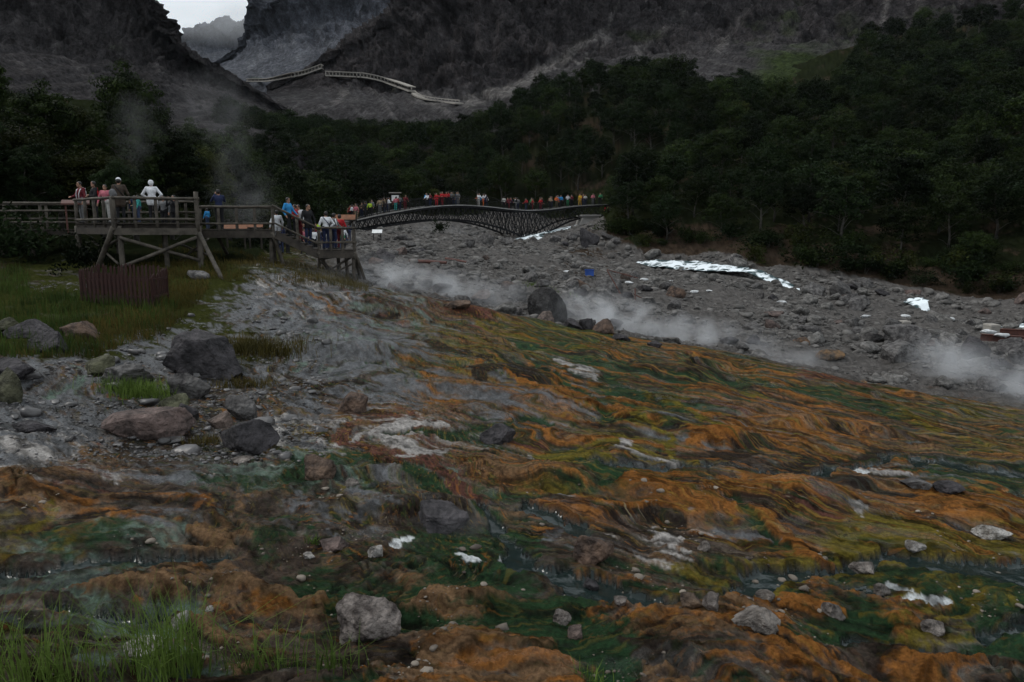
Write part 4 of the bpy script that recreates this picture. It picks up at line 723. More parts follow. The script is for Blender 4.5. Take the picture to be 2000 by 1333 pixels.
# ------------------------------------------------------------------ trees
def leaf_mat(name, c1, c2, rnd=.55, spec=.04):
    m, n, l, b = nmat(name); b.inputs['Roughness'].default_value = .6; b.inputs['Specular IOR Level'].default_value = spec
    t = n.new('ShaderNodeTexCoord'); z = n.new('ShaderNodeTexNoise'); z.inputs['Scale'].default_value = .9; z.inputs['Detail'].default_value = 4; l.new(t.outputs['Object'], z.inputs['Vector'])
    r = n.new('ShaderNodeValToRGB'); r.color_ramp.elements[0].position = .35; r.color_ramp.elements[1].position = .65; r.color_ramp.elements[0].color = (*c2, 1); r.color_ramp.elements[1].color = (*c1, 1); l.new(z.outputs['Fac'], r.inputs['Fac'])
    oi = n.new('ShaderNodeObjectInfo'); mr = n.new('ShaderNodeMapRange'); mr.inputs[3].default_value = 1 - rnd; mr.inputs[4].default_value = 1 + rnd; l.new(oi.outputs['Random'], mr.inputs[0])
    h = n.new('ShaderNodeHueSaturation'); l.new(mr.outputs[0], h.inputs['Value']); l.new(r.outputs['Color'], h.inputs['Color']); l.new(h.outputs['Color'], b.inputs['Base Color'])
    tr = n.new('ShaderNodeBsdfTranslucent'); l.new(h.outputs['Color'], tr.inputs['Color']); mx_ = n.new('ShaderNodeMixShader'); mx_.inputs[0].default_value = .15
    o = n['Material Output']; l.new(b.outputs['BSDF'], mx_.inputs[1]); l.new(tr.outputs['BSDF'], mx_.inputs[2]); l.new(mx_.outputs['Shader'], o.inputs['Surface'])
    return m
M_leaf = leaf_mat('birch_leaves', (.026, .040, .010), (.006, .011, .004)); M_leaf2 = leaf_mat('dark_leaves', (.014, .024, .008), (.004, .008, .003)); M_leaf3 = leaf_mat('yellowish_leaves', (.036, .042, .010), (.012, .018, .005))
M_bark = mat('birch_bark', (.085, .078, .068), (.02, .018, .015), .85, 3, 6, .4, 12, .02)
def tree_mesh(seed, H, Wd, clumps, leaves, ls, low=.25, flat=.6):
    g = np.random.default_rng(seed); rnd = random.Random(seed)
    tb = MB(); lean = Vector((g.normal() * .06, g.normal() * .06, 1)) * H
    tp = [Vector((0, 0, -.6)), Vector((g.normal() * .1, g.normal() * .1, H * .2)), lean * .5 + Vector((g.normal() * .25, g.normal() * .25, 0)), lean * .9]
    r0 = .016 * H; tb.tube(tp, [r0 * 1.3, r0, r0 * .65, r0 * .15], 7)
    tips = []; nl = 9
    for i in range(nl):
        t_ = low + (.92 - low) * (i + rnd.random() * .6) / nl; k = t_ * 3; a = int(min(k, 2)); base = tp[a].lerp(tp[a + 1], min(k - a, 1)) if a < 3 else tp[3]
        az_ = i * 2.4 + rnd.uniform(-.4, .4); ln = Wd * .5 * (1.05 - .55 * abs(t_ - .45) / .55) * rnd.uniform(.7, 1.1)
        e = base + Vector((math.cos(az_) * ln, math.sin(az_) * ln, ln * rnd.uniform(.25, .8))); mid = base.lerp(e, .5) + Vector((0, 0, ln * .08))
        tb.tube([base, mid, e], [r0 * .4, r0 * .25, r0 * .08], 5); tips += [e, mid.lerp(e, .5), mid]
    tips += [tp[3], tp[3] + Vector((0, 0, H * .06)), tp[2].lerp(tp[3], .6)]
    dd = g.normal(size=(clumps, 3)); dd /= np.linalg.norm(dd, axis=1, keepdims=True); dd[:, 2] = np.where(dd[:, 2] < -.55, -dd[:, 2], dd[:, 2])
    lob = 1 + .28 * vn3(dd * 1.7 + seed, 5)                                            # uneven, lobed crown
    cz = H * (low + 1) / 2; C = dd * (g.uniform(.62, 1.0, clumps) * lob)[:, None] * np.array([Wd * .42, Wd * .42, H * (1 - low) * .46]) + np.array([lean.x * .55, lean.y * .55, cz])
    nt_ = len(tips); C[:nt_] = C[:nt_] * .45 + np.array([tuple(t_) for t_ in tips]) * .55 if clumps > nt_ else C[:nt_]; cr = Wd * g.uniform(.07, .14, clumps)
    n = clumps * leaves; d = g.normal(size=(n, 3)); d /= np.linalg.norm(d, axis=1, keepdims=True); rad = g.uniform(.25, 1, n) ** .5
    p = np.repeat(C, leaves, 0) + d * (rad * np.repeat(cr, leaves))[:, None] * np.array([1.15, 1.15, flat])
    nrm = d * 1.3 + g.normal(size=(n, 3)) * .45 + np.array([0, 0, .5]); nrm /= np.linalg.norm(nrm, axis=1, keepdims=True)
    u = np.cross(nrm, g.normal(size=(n, 3))); u /= np.linalg.norm(u, axis=1, keepdims=True); w = np.cross(nrm, u); s = ls * g.uniform(.6, 1.3, n)[:, None]
    V = np.stack([p - u * s, p + w * s * .55, p + u * s, p - w * s * .55], 1).reshape(-1, 3); Fq = np.arange(n * 4).reshape(n, 4)
    return new_mesh('trunk', tb.v, tb.f, True), new_mesh('crown', V, Fq, False)
FAR = [tree_mesh(50 + i, H, Wd, c, lv, .16, low, fl) for i, (H, Wd, c, lv, low, fl) in enumerate([(8.2, 7.4, 84, 50, .10, .7), (9.0, 6.6, 84, 50, .14, .75), (7.2, 7.8, 86, 50, .08, .65), (8.4, 6.6, 80, 50, .16, .75), (6.8, 6.4, 74, 48, .05, .7)])]
NEAR = [tree_mesh(80 + i, H, Wd, c, lv, .10, low) for i, (H, Wd, c, lv, low) in enumerate([(10, 6.8, 190, 115, .05), (11.5, 6.2, 190, 115, .08), (9, 7.2, 190, 115, .03)])]
for i, (t_, c_) in enumerate(FAR): t_.materials.append(M_bark); c_.materials.append([M_leaf, M_leaf2, M_leaf, M_leaf2, M_leaf3][i])
for i, (t_, c_) in enumerate(NEAR): t_.materials.append(M_bark); c_.materials.append([M_leaf2, M_leaf, M_leaf3][i])
def plant_tree(lib, k, x, y, z, s, label, group, name='birch_tree'):
    e = empty(name, (x, y, z), random.uniform(0, 6.28)); e.scale = (s * random.uniform(.9, 1.1), s * random.uniform(.9, 1.1), s * random.uniform(.85, 1.15)); tag(e, label, 'tree', group)
    obj('trunk', lib[k][0], None, e); obj('crown', lib[k][1], None, e); return e
# near grove at the left, tree by tree: pixel x of the trunk, distance, prototype, scale, label
GROVE = [(-60,36,0,.78,'tall dark tree at the left picture edge behind the boardwalk'),(45,39,2,.72,'bushy tree with yellowish leaves above the left boardwalk'),(120,44,1,.80,'dark tree behind the two people in dark jackets'),(205,41,2,.66,'loose leafy tree behind the person with white and red cap'),
 (265,46,1,.80,'tallest tree of the left grove, with thin pointed top'),(335,48,0,.74,'dark tree behind the white hooded person'),(405,52,2,.72,'light tree at the right end of the left grove'),(-20,50,1,.80,'tree rising behind the left edge trees'),(90,54,0,.85,'dark tree deep in the left grove'),(170,56,2,.80,'tree filling the gap in the left grove'),
 (300,60,0,.80,'dark tree behind the tallest grove tree'),(380,64,1,.74,'slim tree behind the end of the grove'),(440,60,2,.62,'low tree in the drifting steam'),(-150,38,1,.85,'tree just beyond the left picture edge'),(470,72,0,.62,'dark small tree right of the steam column'),(230,36.8,0,.42,'young dark tree close behind the viewing platform'),(60,36.5,0,.45,'young tree close behind the left boardwalk')]
for px, Y, k, s, lab in GROVE:
    x = XAT(px, Y, 4); plant_tree(NEAR, k, x, Y, hz(x, Y)[0], s, lab, None)
# forest on the valley sides
def forest_ok(x, y, px, py):
    top = np.interp(px, [430, 560, 640, 800, 930, 1110, 1340, 1430, 1500, 1600, 1720, 2000, 2300], [262, 205, 235, 220, 215, 140, 105, 150, 215, 215, 60, 30, 10])
    m_ = (y > np.interp(px, BPX, BY) + 2 + 4.0 * sm(1290, 1500, px)) & (px > 440) & (px < 2150) & (py > top)
    m_ &= ~((px > 1090) & (px < 1205) & (y < 129)); m_ &= ~((px > 1480) & (px < 1640) & (py < 205) & (py > 90)) & ~((np.abs(px - 1590) < 30) & (np.abs(py - 165) < 30))
    return m_
fx, fy, fpx, fpy = strew(30000, -22, 41, 58, 245, forest_ok); order_ = np.argsort(np.hypot(fx, fy)); taken = []
cell = {}
def far_enough(x, y, d):
    c = (int(x // 6), int(y // 6))
    for i in (-1, 0, 1):
        for j in (-1, 0, 1):
            for (u, v) in cell.get((c[0] + i, c[1] + j), ()):
                if (u - x) ** 2 + (v - y) ** 2 < d * d: return False
    cell.setdefault(c, []).append((x, y)); return True
sel = []
for i in rng.permutation(len(fx)):
    r_ = math.hypot(fx[i], fy[i])
    if far_enough(fx[i], fy[i], 3.0 + r_ * .007): sel.append(i)
sel = sorted(sel, key=lambda i: math.hypot(fx[i], fy[i])); tz = hz(fx[sel], fy[sel])
ZL = [(1180, 'leafy tree on the wooded slope behind the bridge', 'trees behind the bridge'), (1500, 'leafy tree on the steep wooded bank above the white rapids', 'trees above the rapids'), (9999, 'dark leafy tree on the wooded bank at the right', 'trees on the right bank')]
IND = 285
for j, i in enumerate(sel[:IND]):
    for lim, lab, grp in ZL:
        if fpx[i] < lim: break
    k = random.choices(range(5), [3, 3, 2, 3, .8])[0]; s = random.uniform(.55, .95) * (1.0 if math.hypot(fx[i], fy[i]) > 80 else .8)
    r_ = math.hypot(fx[i], fy[i]); q_ = fpx[i]
    zone = 'left of the bridge crowd' if q_ < 700 else 'behind the first bridge arch' if q_ < 900 else 'behind the bridge middle' if q_ < 1050 else 'behind the right bridge end' if q_ < 1180 else 'just right of the bridge end' if q_ < 1290 else 'above the wide rapids' if q_ < 1480 else 'right of the wide rapids' if q_ < 1650 else 'above the narrow rapids' if q_ < 1850 else 'at the right picture edge'
    row_ = 'at the foot of the slope' if fy[i] < np.interp(q_, BPX, BY) + 9 else 'a little way up the slope' if fy[i] < np.interp(q_, BPX, BY) + 20 else 'high on the slope'
    lab = f"{['mid green', 'dark green', 'broad mid green', 'slim dark green', 'yellowish'][k]} tree {row_} {zone}"; grp = f'trees {row_} {zone}'
    plant_tree(FAR, k, fx[i], fy[i], tz[j], s, lab, grp)
# the rest of the wood, too many to count: one object that instances the same trees
rest = np.array(sel[IND:], int); print('forest', len(sel))
if len(rest):
    pm = bpy.data.meshes.new('forest'); pm.vertices.add(len(rest)); pm.vertices.foreach_set('co', np.stack([fx[rest], fy[rest], tz[IND:]], -1).astype(np.float32).ravel())
    fo = tag(obj('forest', pm), kind='stuff'); hid = bpy.data.collections.new('forest_kinds'); SC.collection.children.link(hid)
    for k in range(4):
        mj = new_mesh('forest_tree', np.concatenate([np.array([v.co for v in FAR[k][0].vertices]), np.array([v.co for v in FAR[k][1].vertices])]), [tuple(p.vertices) for p in FAR[k][0].polygons] + [tuple(v + len(FAR[k][0].vertices) for v in p.vertices) for p in FAR[k][1].polygons])
        mj.materials.append(M_bark); mj.materials.append([M_leaf, M_leaf2, M_leaf, M_leaf2][k]); nt_ = len(FAR[k][0].polygons); mj.polygons.foreach_set('material_index', np.r_[np.zeros(nt_, int), np.ones(len(mj.polygons) - nt_, int)].astype(np.int32))
        q = bpy.data.objects.new('forest_tree', mj); hid.objects.link(q); q.location = (0, 0, 0)
    SC.collection.children.unlink(hid)
    ng = bpy.data.node_groups.new('wood', 'GeometryNodeTree'); ng.interface.new_socket('Geometry', in_out='INPUT', socket_type='NodeSocketGeometry'); ng.interface.new_socket('Geometry', in_out='OUTPUT', socket_type='NodeSocketGeometry')
    N_ = ng.nodes; L_ = ng.links; gi = N_.new('NodeGroupInput'); go = N_.new('NodeGroupOutput'); ci = N_.new('GeometryNodeCollectionInfo'); ci.inputs['Collection'].default_value = hid; ci.inputs['Separate Children'].default_value = True; ci.inputs['Reset Children'].default_value = True
    ip = N_.new('GeometryNodeInstanceOnPoints'); ip.inputs['Pick Instance'].default_value = True; rv = N_.new('FunctionNodeRandomValue'); rv.data_type = 'FLOAT_VECTOR'; rv.inputs[0].default_value = (0, 0, 0); rv.inputs[1].default_value = (0, 0, 6.28)
    rs_ = N_.new('FunctionNodeRandomValue'); rs_.data_type = 'FLOAT'; rs_.inputs[2].default_value = .55; rs_.inputs[3].default_value = .95
    L_.new(gi.outputs[0], ip.inputs['Points']); L_.new(ci.outputs[0], ip.inputs['Instance']); L_.new(rv.outputs[0], ip.inputs['Rotation']); L_.new(rs_.outputs[1], ip.inputs['Scale']); L_.new(ip.outputs[0], go.inputs[0])
    md = fo.modifiers.new('wood', 'NODES'); md.node_group = ng
# shrubs along the dark bank and by the boardwalk
def shrub_mesh(seed, n=900, ls=.07):
    g = np.random.default_rng(seed); C = g.normal(size=(16, 3)) * np.array([.38, .38, .25]) + np.array([0, 0, .5]); p = C[g.integers(0, 16, n)] + g.normal(size=(n, 3)) * .16; p[:, 2] = np.maximum(p[:, 2], .03)
    nrm = g.normal(size=(n, 3)) + np.array([0, 0, .8]); nrm /= np.linalg.norm(nrm, axis=1, keepdims=True); u = np.cross(nrm, g.normal(size=(n, 3))); u /= np.linalg.norm(u, axis=1, keepdims=True); w = np.cross(nrm, u); s = ls * g.uniform(.6, 1.3, n)[:, None]
    return new_mesh('foliage', np.stack([p - u * s, p + w * s * .5, p + u * s, p - w * s * .5], 1).reshape(-1, 3), np.arange(n * 4).reshape(n, 4))
SH = [shrub_mesh(i) for i in range(3)]
for i, s in enumerate(SH): s.materials.append([M_leaf2, M_leaf, M_leaf3][i])
bx2, by2, bpx2, bpy2 = strew(4000, 2, 40, 55, 95, lambda x, y, px, py: (y > np.interp(px, BPX, BY) + .8) & (y < np.interp(px, BPX, BY) + 6) & (px > 1200) & (px < 2080))
for i in range(min(46, len(bx2))):
    s = random.uniform(1.0, 2.4); e = empty('shrub', (bx2[i], by2[i], hz(bx2[i], by2[i])[0] - .1), random.uniform(0, 6)); e.scale = (s, s, s * random.uniform(.7, 1.1)); sz_ = 'right of the bridge end' if bpx2[i] < 1330 else 'above the wide rapids' if bpx2[i] < 1490 else 'between the two rapids' if bpx2[i] < 1740 else 'above the narrow rapids' if bpx2[i] < 1880 else 'at the right picture edge'; tn_ = ['very dark', 'dark green', 'yellowish'][i % 3]; tag(e, f'{tn_} low shrub on the brown bank {sz_}', 'shrub', f'{tn_} shrubs on the bank {sz_}'); obj('foliage', SH[i % 3], None, e)
    q = MB()
    for k in range(4): q.tube([(0, 0, -.2), (random.uniform(-.3, .3), random.uniform(-.3, .3), .6)], [.03, .008], 4)
    q.build('stem', M_bark, e)
for px, Y, s, lab in [(40, 31.5, 1.6, 'leafy shrub growing in front of the left boardwalk'), (165, 30.2, 1.2, 'tall leafy shrub beside the platform strut'), (-40, 32, 1.8, 'shrub at the left picture edge before the boardwalk'), (500, 50, 1.5, 'shrub in the steam behind the middle boardwalk'), (560, 66, 2.2, 'round shrub behind the people on the stair'), (640, 84, 2.6, 'grassy shrub beneath the pale rocks behind the bridge start'), (860, 84, 1.2, 'low bush on the bank beneath the first bridge arch')]:
    x = XAT(px, Y, 3); e = empty('shrub', (x, Y, hz(x, Y)[0]), 1.0); e.scale = (s, s, s * 1.1); tag(e, lab, 'shrub'); obj('foliage', SH[0], None, e)

# ------------------------------------------------------------------ grass
M_grass = leaf_mat('green_grass', (.125, .185, .040), (.045, .075, .016), .1); M_meadow = leaf_mat('meadow_grass', (.052, .080, .018), (.020, .034, .009), .1); M_dry = leaf_mat('dry_grass', (.10, .076, .022), (.045, .040, .012), .1)
def blades(xs, ys, zs, hmin, hmax, wd, seed, bend=.5):
    g = np.random.default_rng(seed); n = len(xs); h = g.uniform(hmin, hmax, n); a = g.uniform(0, 6.28, n); b = g.uniform(.1, 1, n) * bend * h; w = wd * g.uniform(.6, 1.2, n)
    dx, dy = np.cos(a), np.sin(a); sx_, sy_ = -dy * w, dx * w; V = np.zeros((n, 5, 3)); o = np.stack([xs, ys, zs - .02], -1)
    for k, (t_, wk) in enumerate(((0, 1), (0, -1), (.55, .75), (.55, -.75), (1, 0))):
        V[:, k] = o + np.stack([dx * b * t_ * t_ + sx_ * wk, dy * b * t_ * t_ + sy_ * wk, h * t_ * (1 - .25 * t_ * b / h)], -1)
    i = np.arange(n)[:, None] * 5; T = np.concatenate([i + np.array([0, 1, 3]), i + np.array([0, 3, 2]), i + np.array([2, 3, 4])])
    return V.reshape(-1, 3), T
def grass_at(cx, cy, sx_, sy_, n, seed):
    g = np.random.default_rng(seed); x = cx + g.normal(size=n) * sx_; y = cy + g.normal(size=n) * sy_; return x, y, hz(x, y)
def grass_obj(name, x, y, z, h0, h1, w, seed, mat_, bend=.5):
    V, T = blades(x, y, z, h0, h1, w, seed, bend); return obj(name, new_mesh(name, V, T), mat_)
TUFTS = [(70,1345,.30,.12,230,.35,.92,'g','tall green grass clump in the bottom left corner'),(335,1330,.20,.11,260,.4,.98,'g','tall green grass clump hiding white stones at lower left'),(520,1335,.2,.1,90,.25,.55,'g','thin green grass clump right of the tall one'),(640,1333,.12,.08,70,.22,.45,'g','small grass clump beside the pale angular boulder'),
 (275,775,.42,.22,900,.2,.5,'g','bright green grass tuft on the flat grey slab'),(490,690,.75,.45,1500,.25,.6,'d','brownish grass clump beside the largest dark boulder'),(480,755,.4,.2,420,.12,.3,'d','short dry grass below the brownish clump'),(400,870,.2,.12,160,.1,.28,'d','thin dry tuft left of the rounded boulder'),(310,855,.01,.01,6,.1,.2,'d',None),
 (885,980,.01,.01,6,.05,.1,'g',None),(610,1060,.05,.04,40,.08,.2,'g','tiny tuft beside the low brown stone'),(1160,1330,.12,.06,36,.1,.25,'g','sparse blades on tan crust at the bottom edge'),(680,550,.7,.25,420,.12,.4,'d','dry grass under the stair landing'),(1030,562,1.2,.5,260,.15,.35,'g','green tuft on the gravel behind the black ridge boulder')]
for i, (px, py, a_, b_, n_, h0, h1, t_, lab) in enumerate(TUFTS):
    if not lab: continue
    q = G(px, py)[0]; x, y, z = grass_at(q[0], q[1], a_, b_, n_, 60 + i); k = math.hypot(q[0], q[1]); o = grass_obj('grass_tuft', x, y, z, h0, h1, .004 + .00022 * k, 60 + i, M_grass if t_ == 'g' else M_dry, 1.0); tag(o, lab, 'grass tuft')
def on_meadow(x, y, px, py):
    e = np.interp(py, [490, 540, 600, 650, 700], [470, 430, 380, 330, 180]); return (px < e) & (px > -300) & (py > 520) & (py < 700) & ~((px > 60) & (px < 170) & (py < 575))
gx_, gy_, gpx, gpy = strew(120000, -41, -12, 15, 36, on_meadow); kk = fbm(gx_ * .6, gy_ * .6, 3, 610) + rng.uniform(-.5, .5, len(gx_)) > -.15; gx_, gy_, gpx = gx_[kk], gy_[kk], gpx[kk]
dry = (fbm(gx_ * .35, gy_ * .35, 3, 620) + (gpx - 200) / 260 + rng.uniform(-.4, .4, len(gx_))) > .15; mz = hz(gx_, gy_)
ig = np.nonzero(~dry)[0][:9500]; idr = np.nonzero(dry)[0][:9500]
tag(grass_obj('grass', gx_[ig], gy_[ig], mz[ig], .15, .48, .010, 1, M_meadow), kind='stuff'); tag(grass_obj('dry_grass', gx_[idr], gy_[idr], mz[idr], .10, .34, .010, 2, M_dry), kind='stuff')
def on_under(x, y, px, py): return (px > 300) & (px < 720) & (y > 28.3) & (y < 37) & (py < 575)
ux, uy, upx, upy = strew(40000, -26, -10, 28, 38, on_under); kk = fbm(ux * .5, uy * .5, 3, 630) + rng.uniform(-.4, .4, len(ux)) > 0; ux, uy = ux[kk][:6000], uy[kk][:6000]
tag(grass_obj('undergrowth', ux, uy, hz(ux, uy), .08, .32, .011, 3, M_dry), kind='stuff')
# ------------------------------------------------------------------ boardwalk, viewing platform, stair
M_log = mat('weathered_log', (.10, .086, .070), (.03, .025, .020), .75, 3, 6, .5, 20, .01, .3); M_plank = mat('dark_plank', (.06, .05, .041), (.022, .018, .015), .8, 3, 6, .4, 20, .01); M_redwood = mat('red_brown_picket', (.045, .016, .013), (.018, .008, .007), .7, 5, 5, .3, 25, .005)
M_rust = mat('rusty_steel', (.14, .055, .04), (.05, .025, .022), .7, 3, 7, .3, 14, .01)
def at_(px, Y, z): return Vector((XAT(px, Y, z), Y, z))
def gz_at(p): return float(hz(p.x, p.y)[0])
def logp(name, a, b, r, parent, r1=None, mat_=None): return MB().log(a, b, r, r1, 8).build(name, mat_ or M_log, parent, True)
def sec(parent, name):                                      # a section of the thing (its deck, its railing ...)
    for c in parent.children:
        if c.name.split('.')[0] == name: return c
    o = bpy.data.objects.new(name, None); COL.objects.link(o); o.parent = parent; o.empty_display_size = .1
    return o
def rails(parent, pts, heights, post_h, gap, r=.05, posts=True, ends=(True, True)):
    parent = sec(parent, 'railing')
    for a, b in zip(pts[:-1], pts[1:]):
        for h in heights: 
            d = (b - a).normalized() * .12
            logp('rail', a + Vector((0, 0, h)) - d, b + Vector((0, 0, h)) + d, r if h == heights[0] else r * .85, parent)
        n_ = max(1, round((b - a).length / gap))
        for i in range(n_ + 1):
            if i == 0 and not ends[0]: continue
            if i == n_ and (not ends[1] or b is not pts[-1]): continue
            p = a.lerp(b, i / n_) + Vector((0, .06, 0)); logp('post', p - Vector((0, 0, .25)), p + Vector((0, 0, post_h)), .065, parent)
def deck(parent, A, B, C, D, wd=.19):
    """planks across from edge A-B (front) to edge D-C (back)"""
    parent = sec(parent, 'deck')
    n_ = max(2, int((B - A).length / wd))
    for i in range(n_):
        f = A.lerp(B, (i + .5) / n_); k = D.lerp(C, (i + .5) / n_); j = Vector((0, 0, random.uniform(-.006, .006))); MB().beam(f + j, k + j, (B - A).length / n_ * .93, .05).build('plank', M_plank, parent)
    for t_ in (.06, .5, .94): MB().beam(A.lerp(D, t_) - Vector((0, 0, .14)), B.lerp(C, t_) - Vector((0, 0, .14)), .12, .2).build('joist', M_plank, parent)
def legs(parent, pts, r=.09):
    parent = sec(parent, 'support_frame')
    for p in pts: logp('leg', p - Vector((0, 0, .1)), Vector((p.x + random.uniform(-.05, .05), p.y, gz_at(p) - .25)), r, parent, r * 1.1)
def braced(name, a, b, r, parent): return logp(name, a, b, r, sec(parent, 'support_frame'))
def strut(parent, a, px, py, r=.08):
    parent = sec(parent, 'support_frame')
    q = G(px, py, ymin=20)[0]; logp('strut', a, (q[0], q[1], hz(q[0], q[1])[0] - .15), r, parent, r * 1.1)
ZB, ZM, ZL_ = 4.16, 3.90, 2.98
# left boardwalk
w = empty('boardwalk', at_(60, 33, 3.9)); tag(w, 'timber boardwalk with three log rails at the far left', 'boardwalk')
def child_world(root):                                   # parts are written in world metres; shift them under their thing
    inv = Matrix.Translation(root.location).inverted()
    for c in root.children_recursive:
        if c.type == 'MESH': c.data.transform(inv)
a, b_, c, d = at_(-260, 32.6, 3.9), at_(150, 33, 3.9), at_(150, 34.8, 3.9), at_(-260, 34.4, 3.9)
deck(w, a, b_, c, d, .26); rails(w, [a, at_(-60, 32.8, 3.9), b_], (1.15, .82, .32), 1.1, 1.35); rails(w, [d, c], (1.15, .5), 1.15, 1.35); legs(w, [a, at_(-60, 33, 3.9), at_(60, 33, 3.9), b_ + Vector((0, .1, 0)), c, at_(0, 34.4, 3.9)])
child_world(w)
# viewing platform
FL_, FR_ = at_(222, 29.2, ZB), at_(386, 30.2, ZB); SL = at_(150, 31.6, ZB); BR_, BL_ = at_(386, 33.2, ZB), at_(150, 34.4, ZB)
w = empty('viewing_platform', FL_ - Vector((0, 0, 2.2))); tag(w, 'raised timber viewing platform on braced log legs, crowded with people', 'platform')
deck(w, FL_, FR_, BR_, at_(222, 33.6, ZB)); deck(w, SL, FL_ + Vector((0, .05, 0)), at_(219, 33.6, ZB), BL_)
rails(w, [SL, FL_, FR_], (.98, .16), 1.0, .85, .055); rails(w, [FR_, BR_], (.98, .16), 1.1, 1.5); rails(w, [at_(230, 33.6, ZB), BR_], (.95, .5, .16), .95, .55)
logp('corner_post', FR_ - Vector((0, 0, .3)), FR_ + Vector((0, 0, 1.25)), .09, w); logp('corner_post', FL_ - Vector((0, 0, .3)), FL_ + Vector((0, 0, 1.0)), .10, w)
MB().beam(FL_ - Vector((0, 0, .32)), FR_ - Vector((0, 0, .32)), .14, .26).build('beam', M_log, w); MB().beam(SL - Vector((0, 0, .30)), FL_ - Vector((0, 0, .30)), .14, .26).build('beam', M_plank, w)
legs(w, [FL_ + Vector((.15, .1, 0)), at_(321, 30.4, ZB), FR_ + Vector((0, .1, 0)), BR_, at_(230, 33.4, ZB), at_(320, 33.4, ZB), SL], .1)
strut(w, FL_ - Vector((0, .05, .15)), 184, 532, .10); strut(w, FR_ - Vector((-.05, 0, .4)), 437, 546, .085)
A1 = FL_ + Vector((.2, -.02, -.55)); g1 = gz_at(FR_); g0 = gz_at(FL_)
braced('brace', A1, Vector((FR_.x, FR_.y - .05, g1 + .35)), .07, w); braced('brace', Vector((FL_.x + .25, FL_.y - .12, g0 + .4)), FR_ + Vector((0, -.15, -.55)), .07, w); braced('brace', FL_ + Vector((0, .3, -.6)), Vector((SL.x + .8, SL.y, gz_at(SL) + .6)), .05, w); braced('brace', Vector((FL_.x - .05, FL_.y + .2, g0 + .5)), SL + Vector((.6, 0, -.7)), .05, w)
braced('brace', at_(350, 33, ZB) - Vector((0, 0, .9)), Vector((FR_.x, FR_.y + 1, gz_at(FR_) + .5)), .05, w); braced('brace', at_(330, 33, ZB) - Vector((0, 0, 1.9)), Vector((FR_.x - .1, FR_.y + 1.2, gz_at(FR_) + 1.2)), .05, w)
child_world(w)
# middle boardwalk
a, b_, c, d = at_(392, 33.0, ZM), at_(533, 33.0, ZM), at_(533, 34.9, ZM), at_(392, 34.9, ZM)
w = empty('boardwalk', a - Vector((0, 0, 2))); tag(w, 'straight timber boardwalk between the viewing platform and the stair', 'boardwalk')
deck(w, a, b_, c, d); rails(w, [a, b_], (1.0, .27), 1.0, .8); rails(w, [d, c], (1.0, .27), 1.0, .8); legs(w, [a, c, d, at_(528, 33.2, ZM)], .085); strut(w, at_(421, 33, ZM - .1), 446, 503); strut(w, at_(531, 32.95, ZM - .1), 558, 522); MB().beam(a - Vector((0, .06, .2)), b_ - Vector((0, .06, .2)), .08, .3).build('beam', M_plank, w)
child_world(w)
# stair
a, b_, c, d = at_(538, 33.0, ZM), at_(622, 33.8, ZL_), at_(622, 35.6, ZL_), at_(538, 34.9, ZM)
w = empty('staircase', b_ - Vector((0, 0, 1.2))); tag(w, 'timber stair stepping down to the lower landing', 'stairs')
for s0, s1 in ((a, b_), (d, c)): MB().beam(s0 - Vector((0, 0, .22)), s1 - Vector((0, 0, .22)), .1, .32).build('stringer', M_plank, w)
for i in range(7):
    t_ = (i + .5) / 7; f = a.lerp(b_, t_); k = d.lerp(c, t_); z = ZM - (ZM - ZL_) * (i + .6) / 7; MB().beam(Vector((f.x, f.y, z)), Vector((k.x, k.y, z)), .28, .05).build('tread', M_plank, w)
rails(w, [a, b_], (1.0, .27), 1.0, .85, .05, True, (False, False)); rails(w, [d, c], (1.0, .27), 1.0, .85, .05, True, (False, False)); child_world(w)
# lower landing
a, b_, c, d = at_(623, 33.8, ZL_), at_(692, 34.0, ZL_), at_(692, 36.2, ZL_), at_(623, 36, ZL_)
w = empty('stair_landing', b_ - Vector((0, 0, 1.3))); tag(w, 'small timber landing on leaning legs at the end of the stair', 'landing')
deck(w, a, b_, c, d); rails(w, [a, b_, c], (1.0, .34), 1.0, .5); rails(w, [d, c], (1.0, .34), 1.0, .5); MB().beam(a - Vector((0, .08, .2)), b_ - Vector((0, .08, .2)), .08, .3).build('beam', M_plank, w)
legs(w, [b_ + Vector((-.05, .1, 0)), c, d, at_(660, 35, ZL_), at_(676, 34.8, ZL_)], .08); strut(w, a - Vector((0, .1, .1)), 647, 535); strut(w, b_ - Vector((0, .1, .2)), 706, 548, .07); strut(w, b_ - Vector((-.05, .1, .1)), 717, 553, .07)
for k, (p, q) in enumerate([((628, .35), (688, .05)), ((640, .9), (688, .2)), ((650, 1.0), (690, .5)), ((628, .5), (672, 1.1))]): braced('brace', at_(p[0], 34.6, ZL_ - .1 - p[1]), at_(q[0], 34.1, ZL_ - .1 - q[1]), .05, w)
child_world(w)
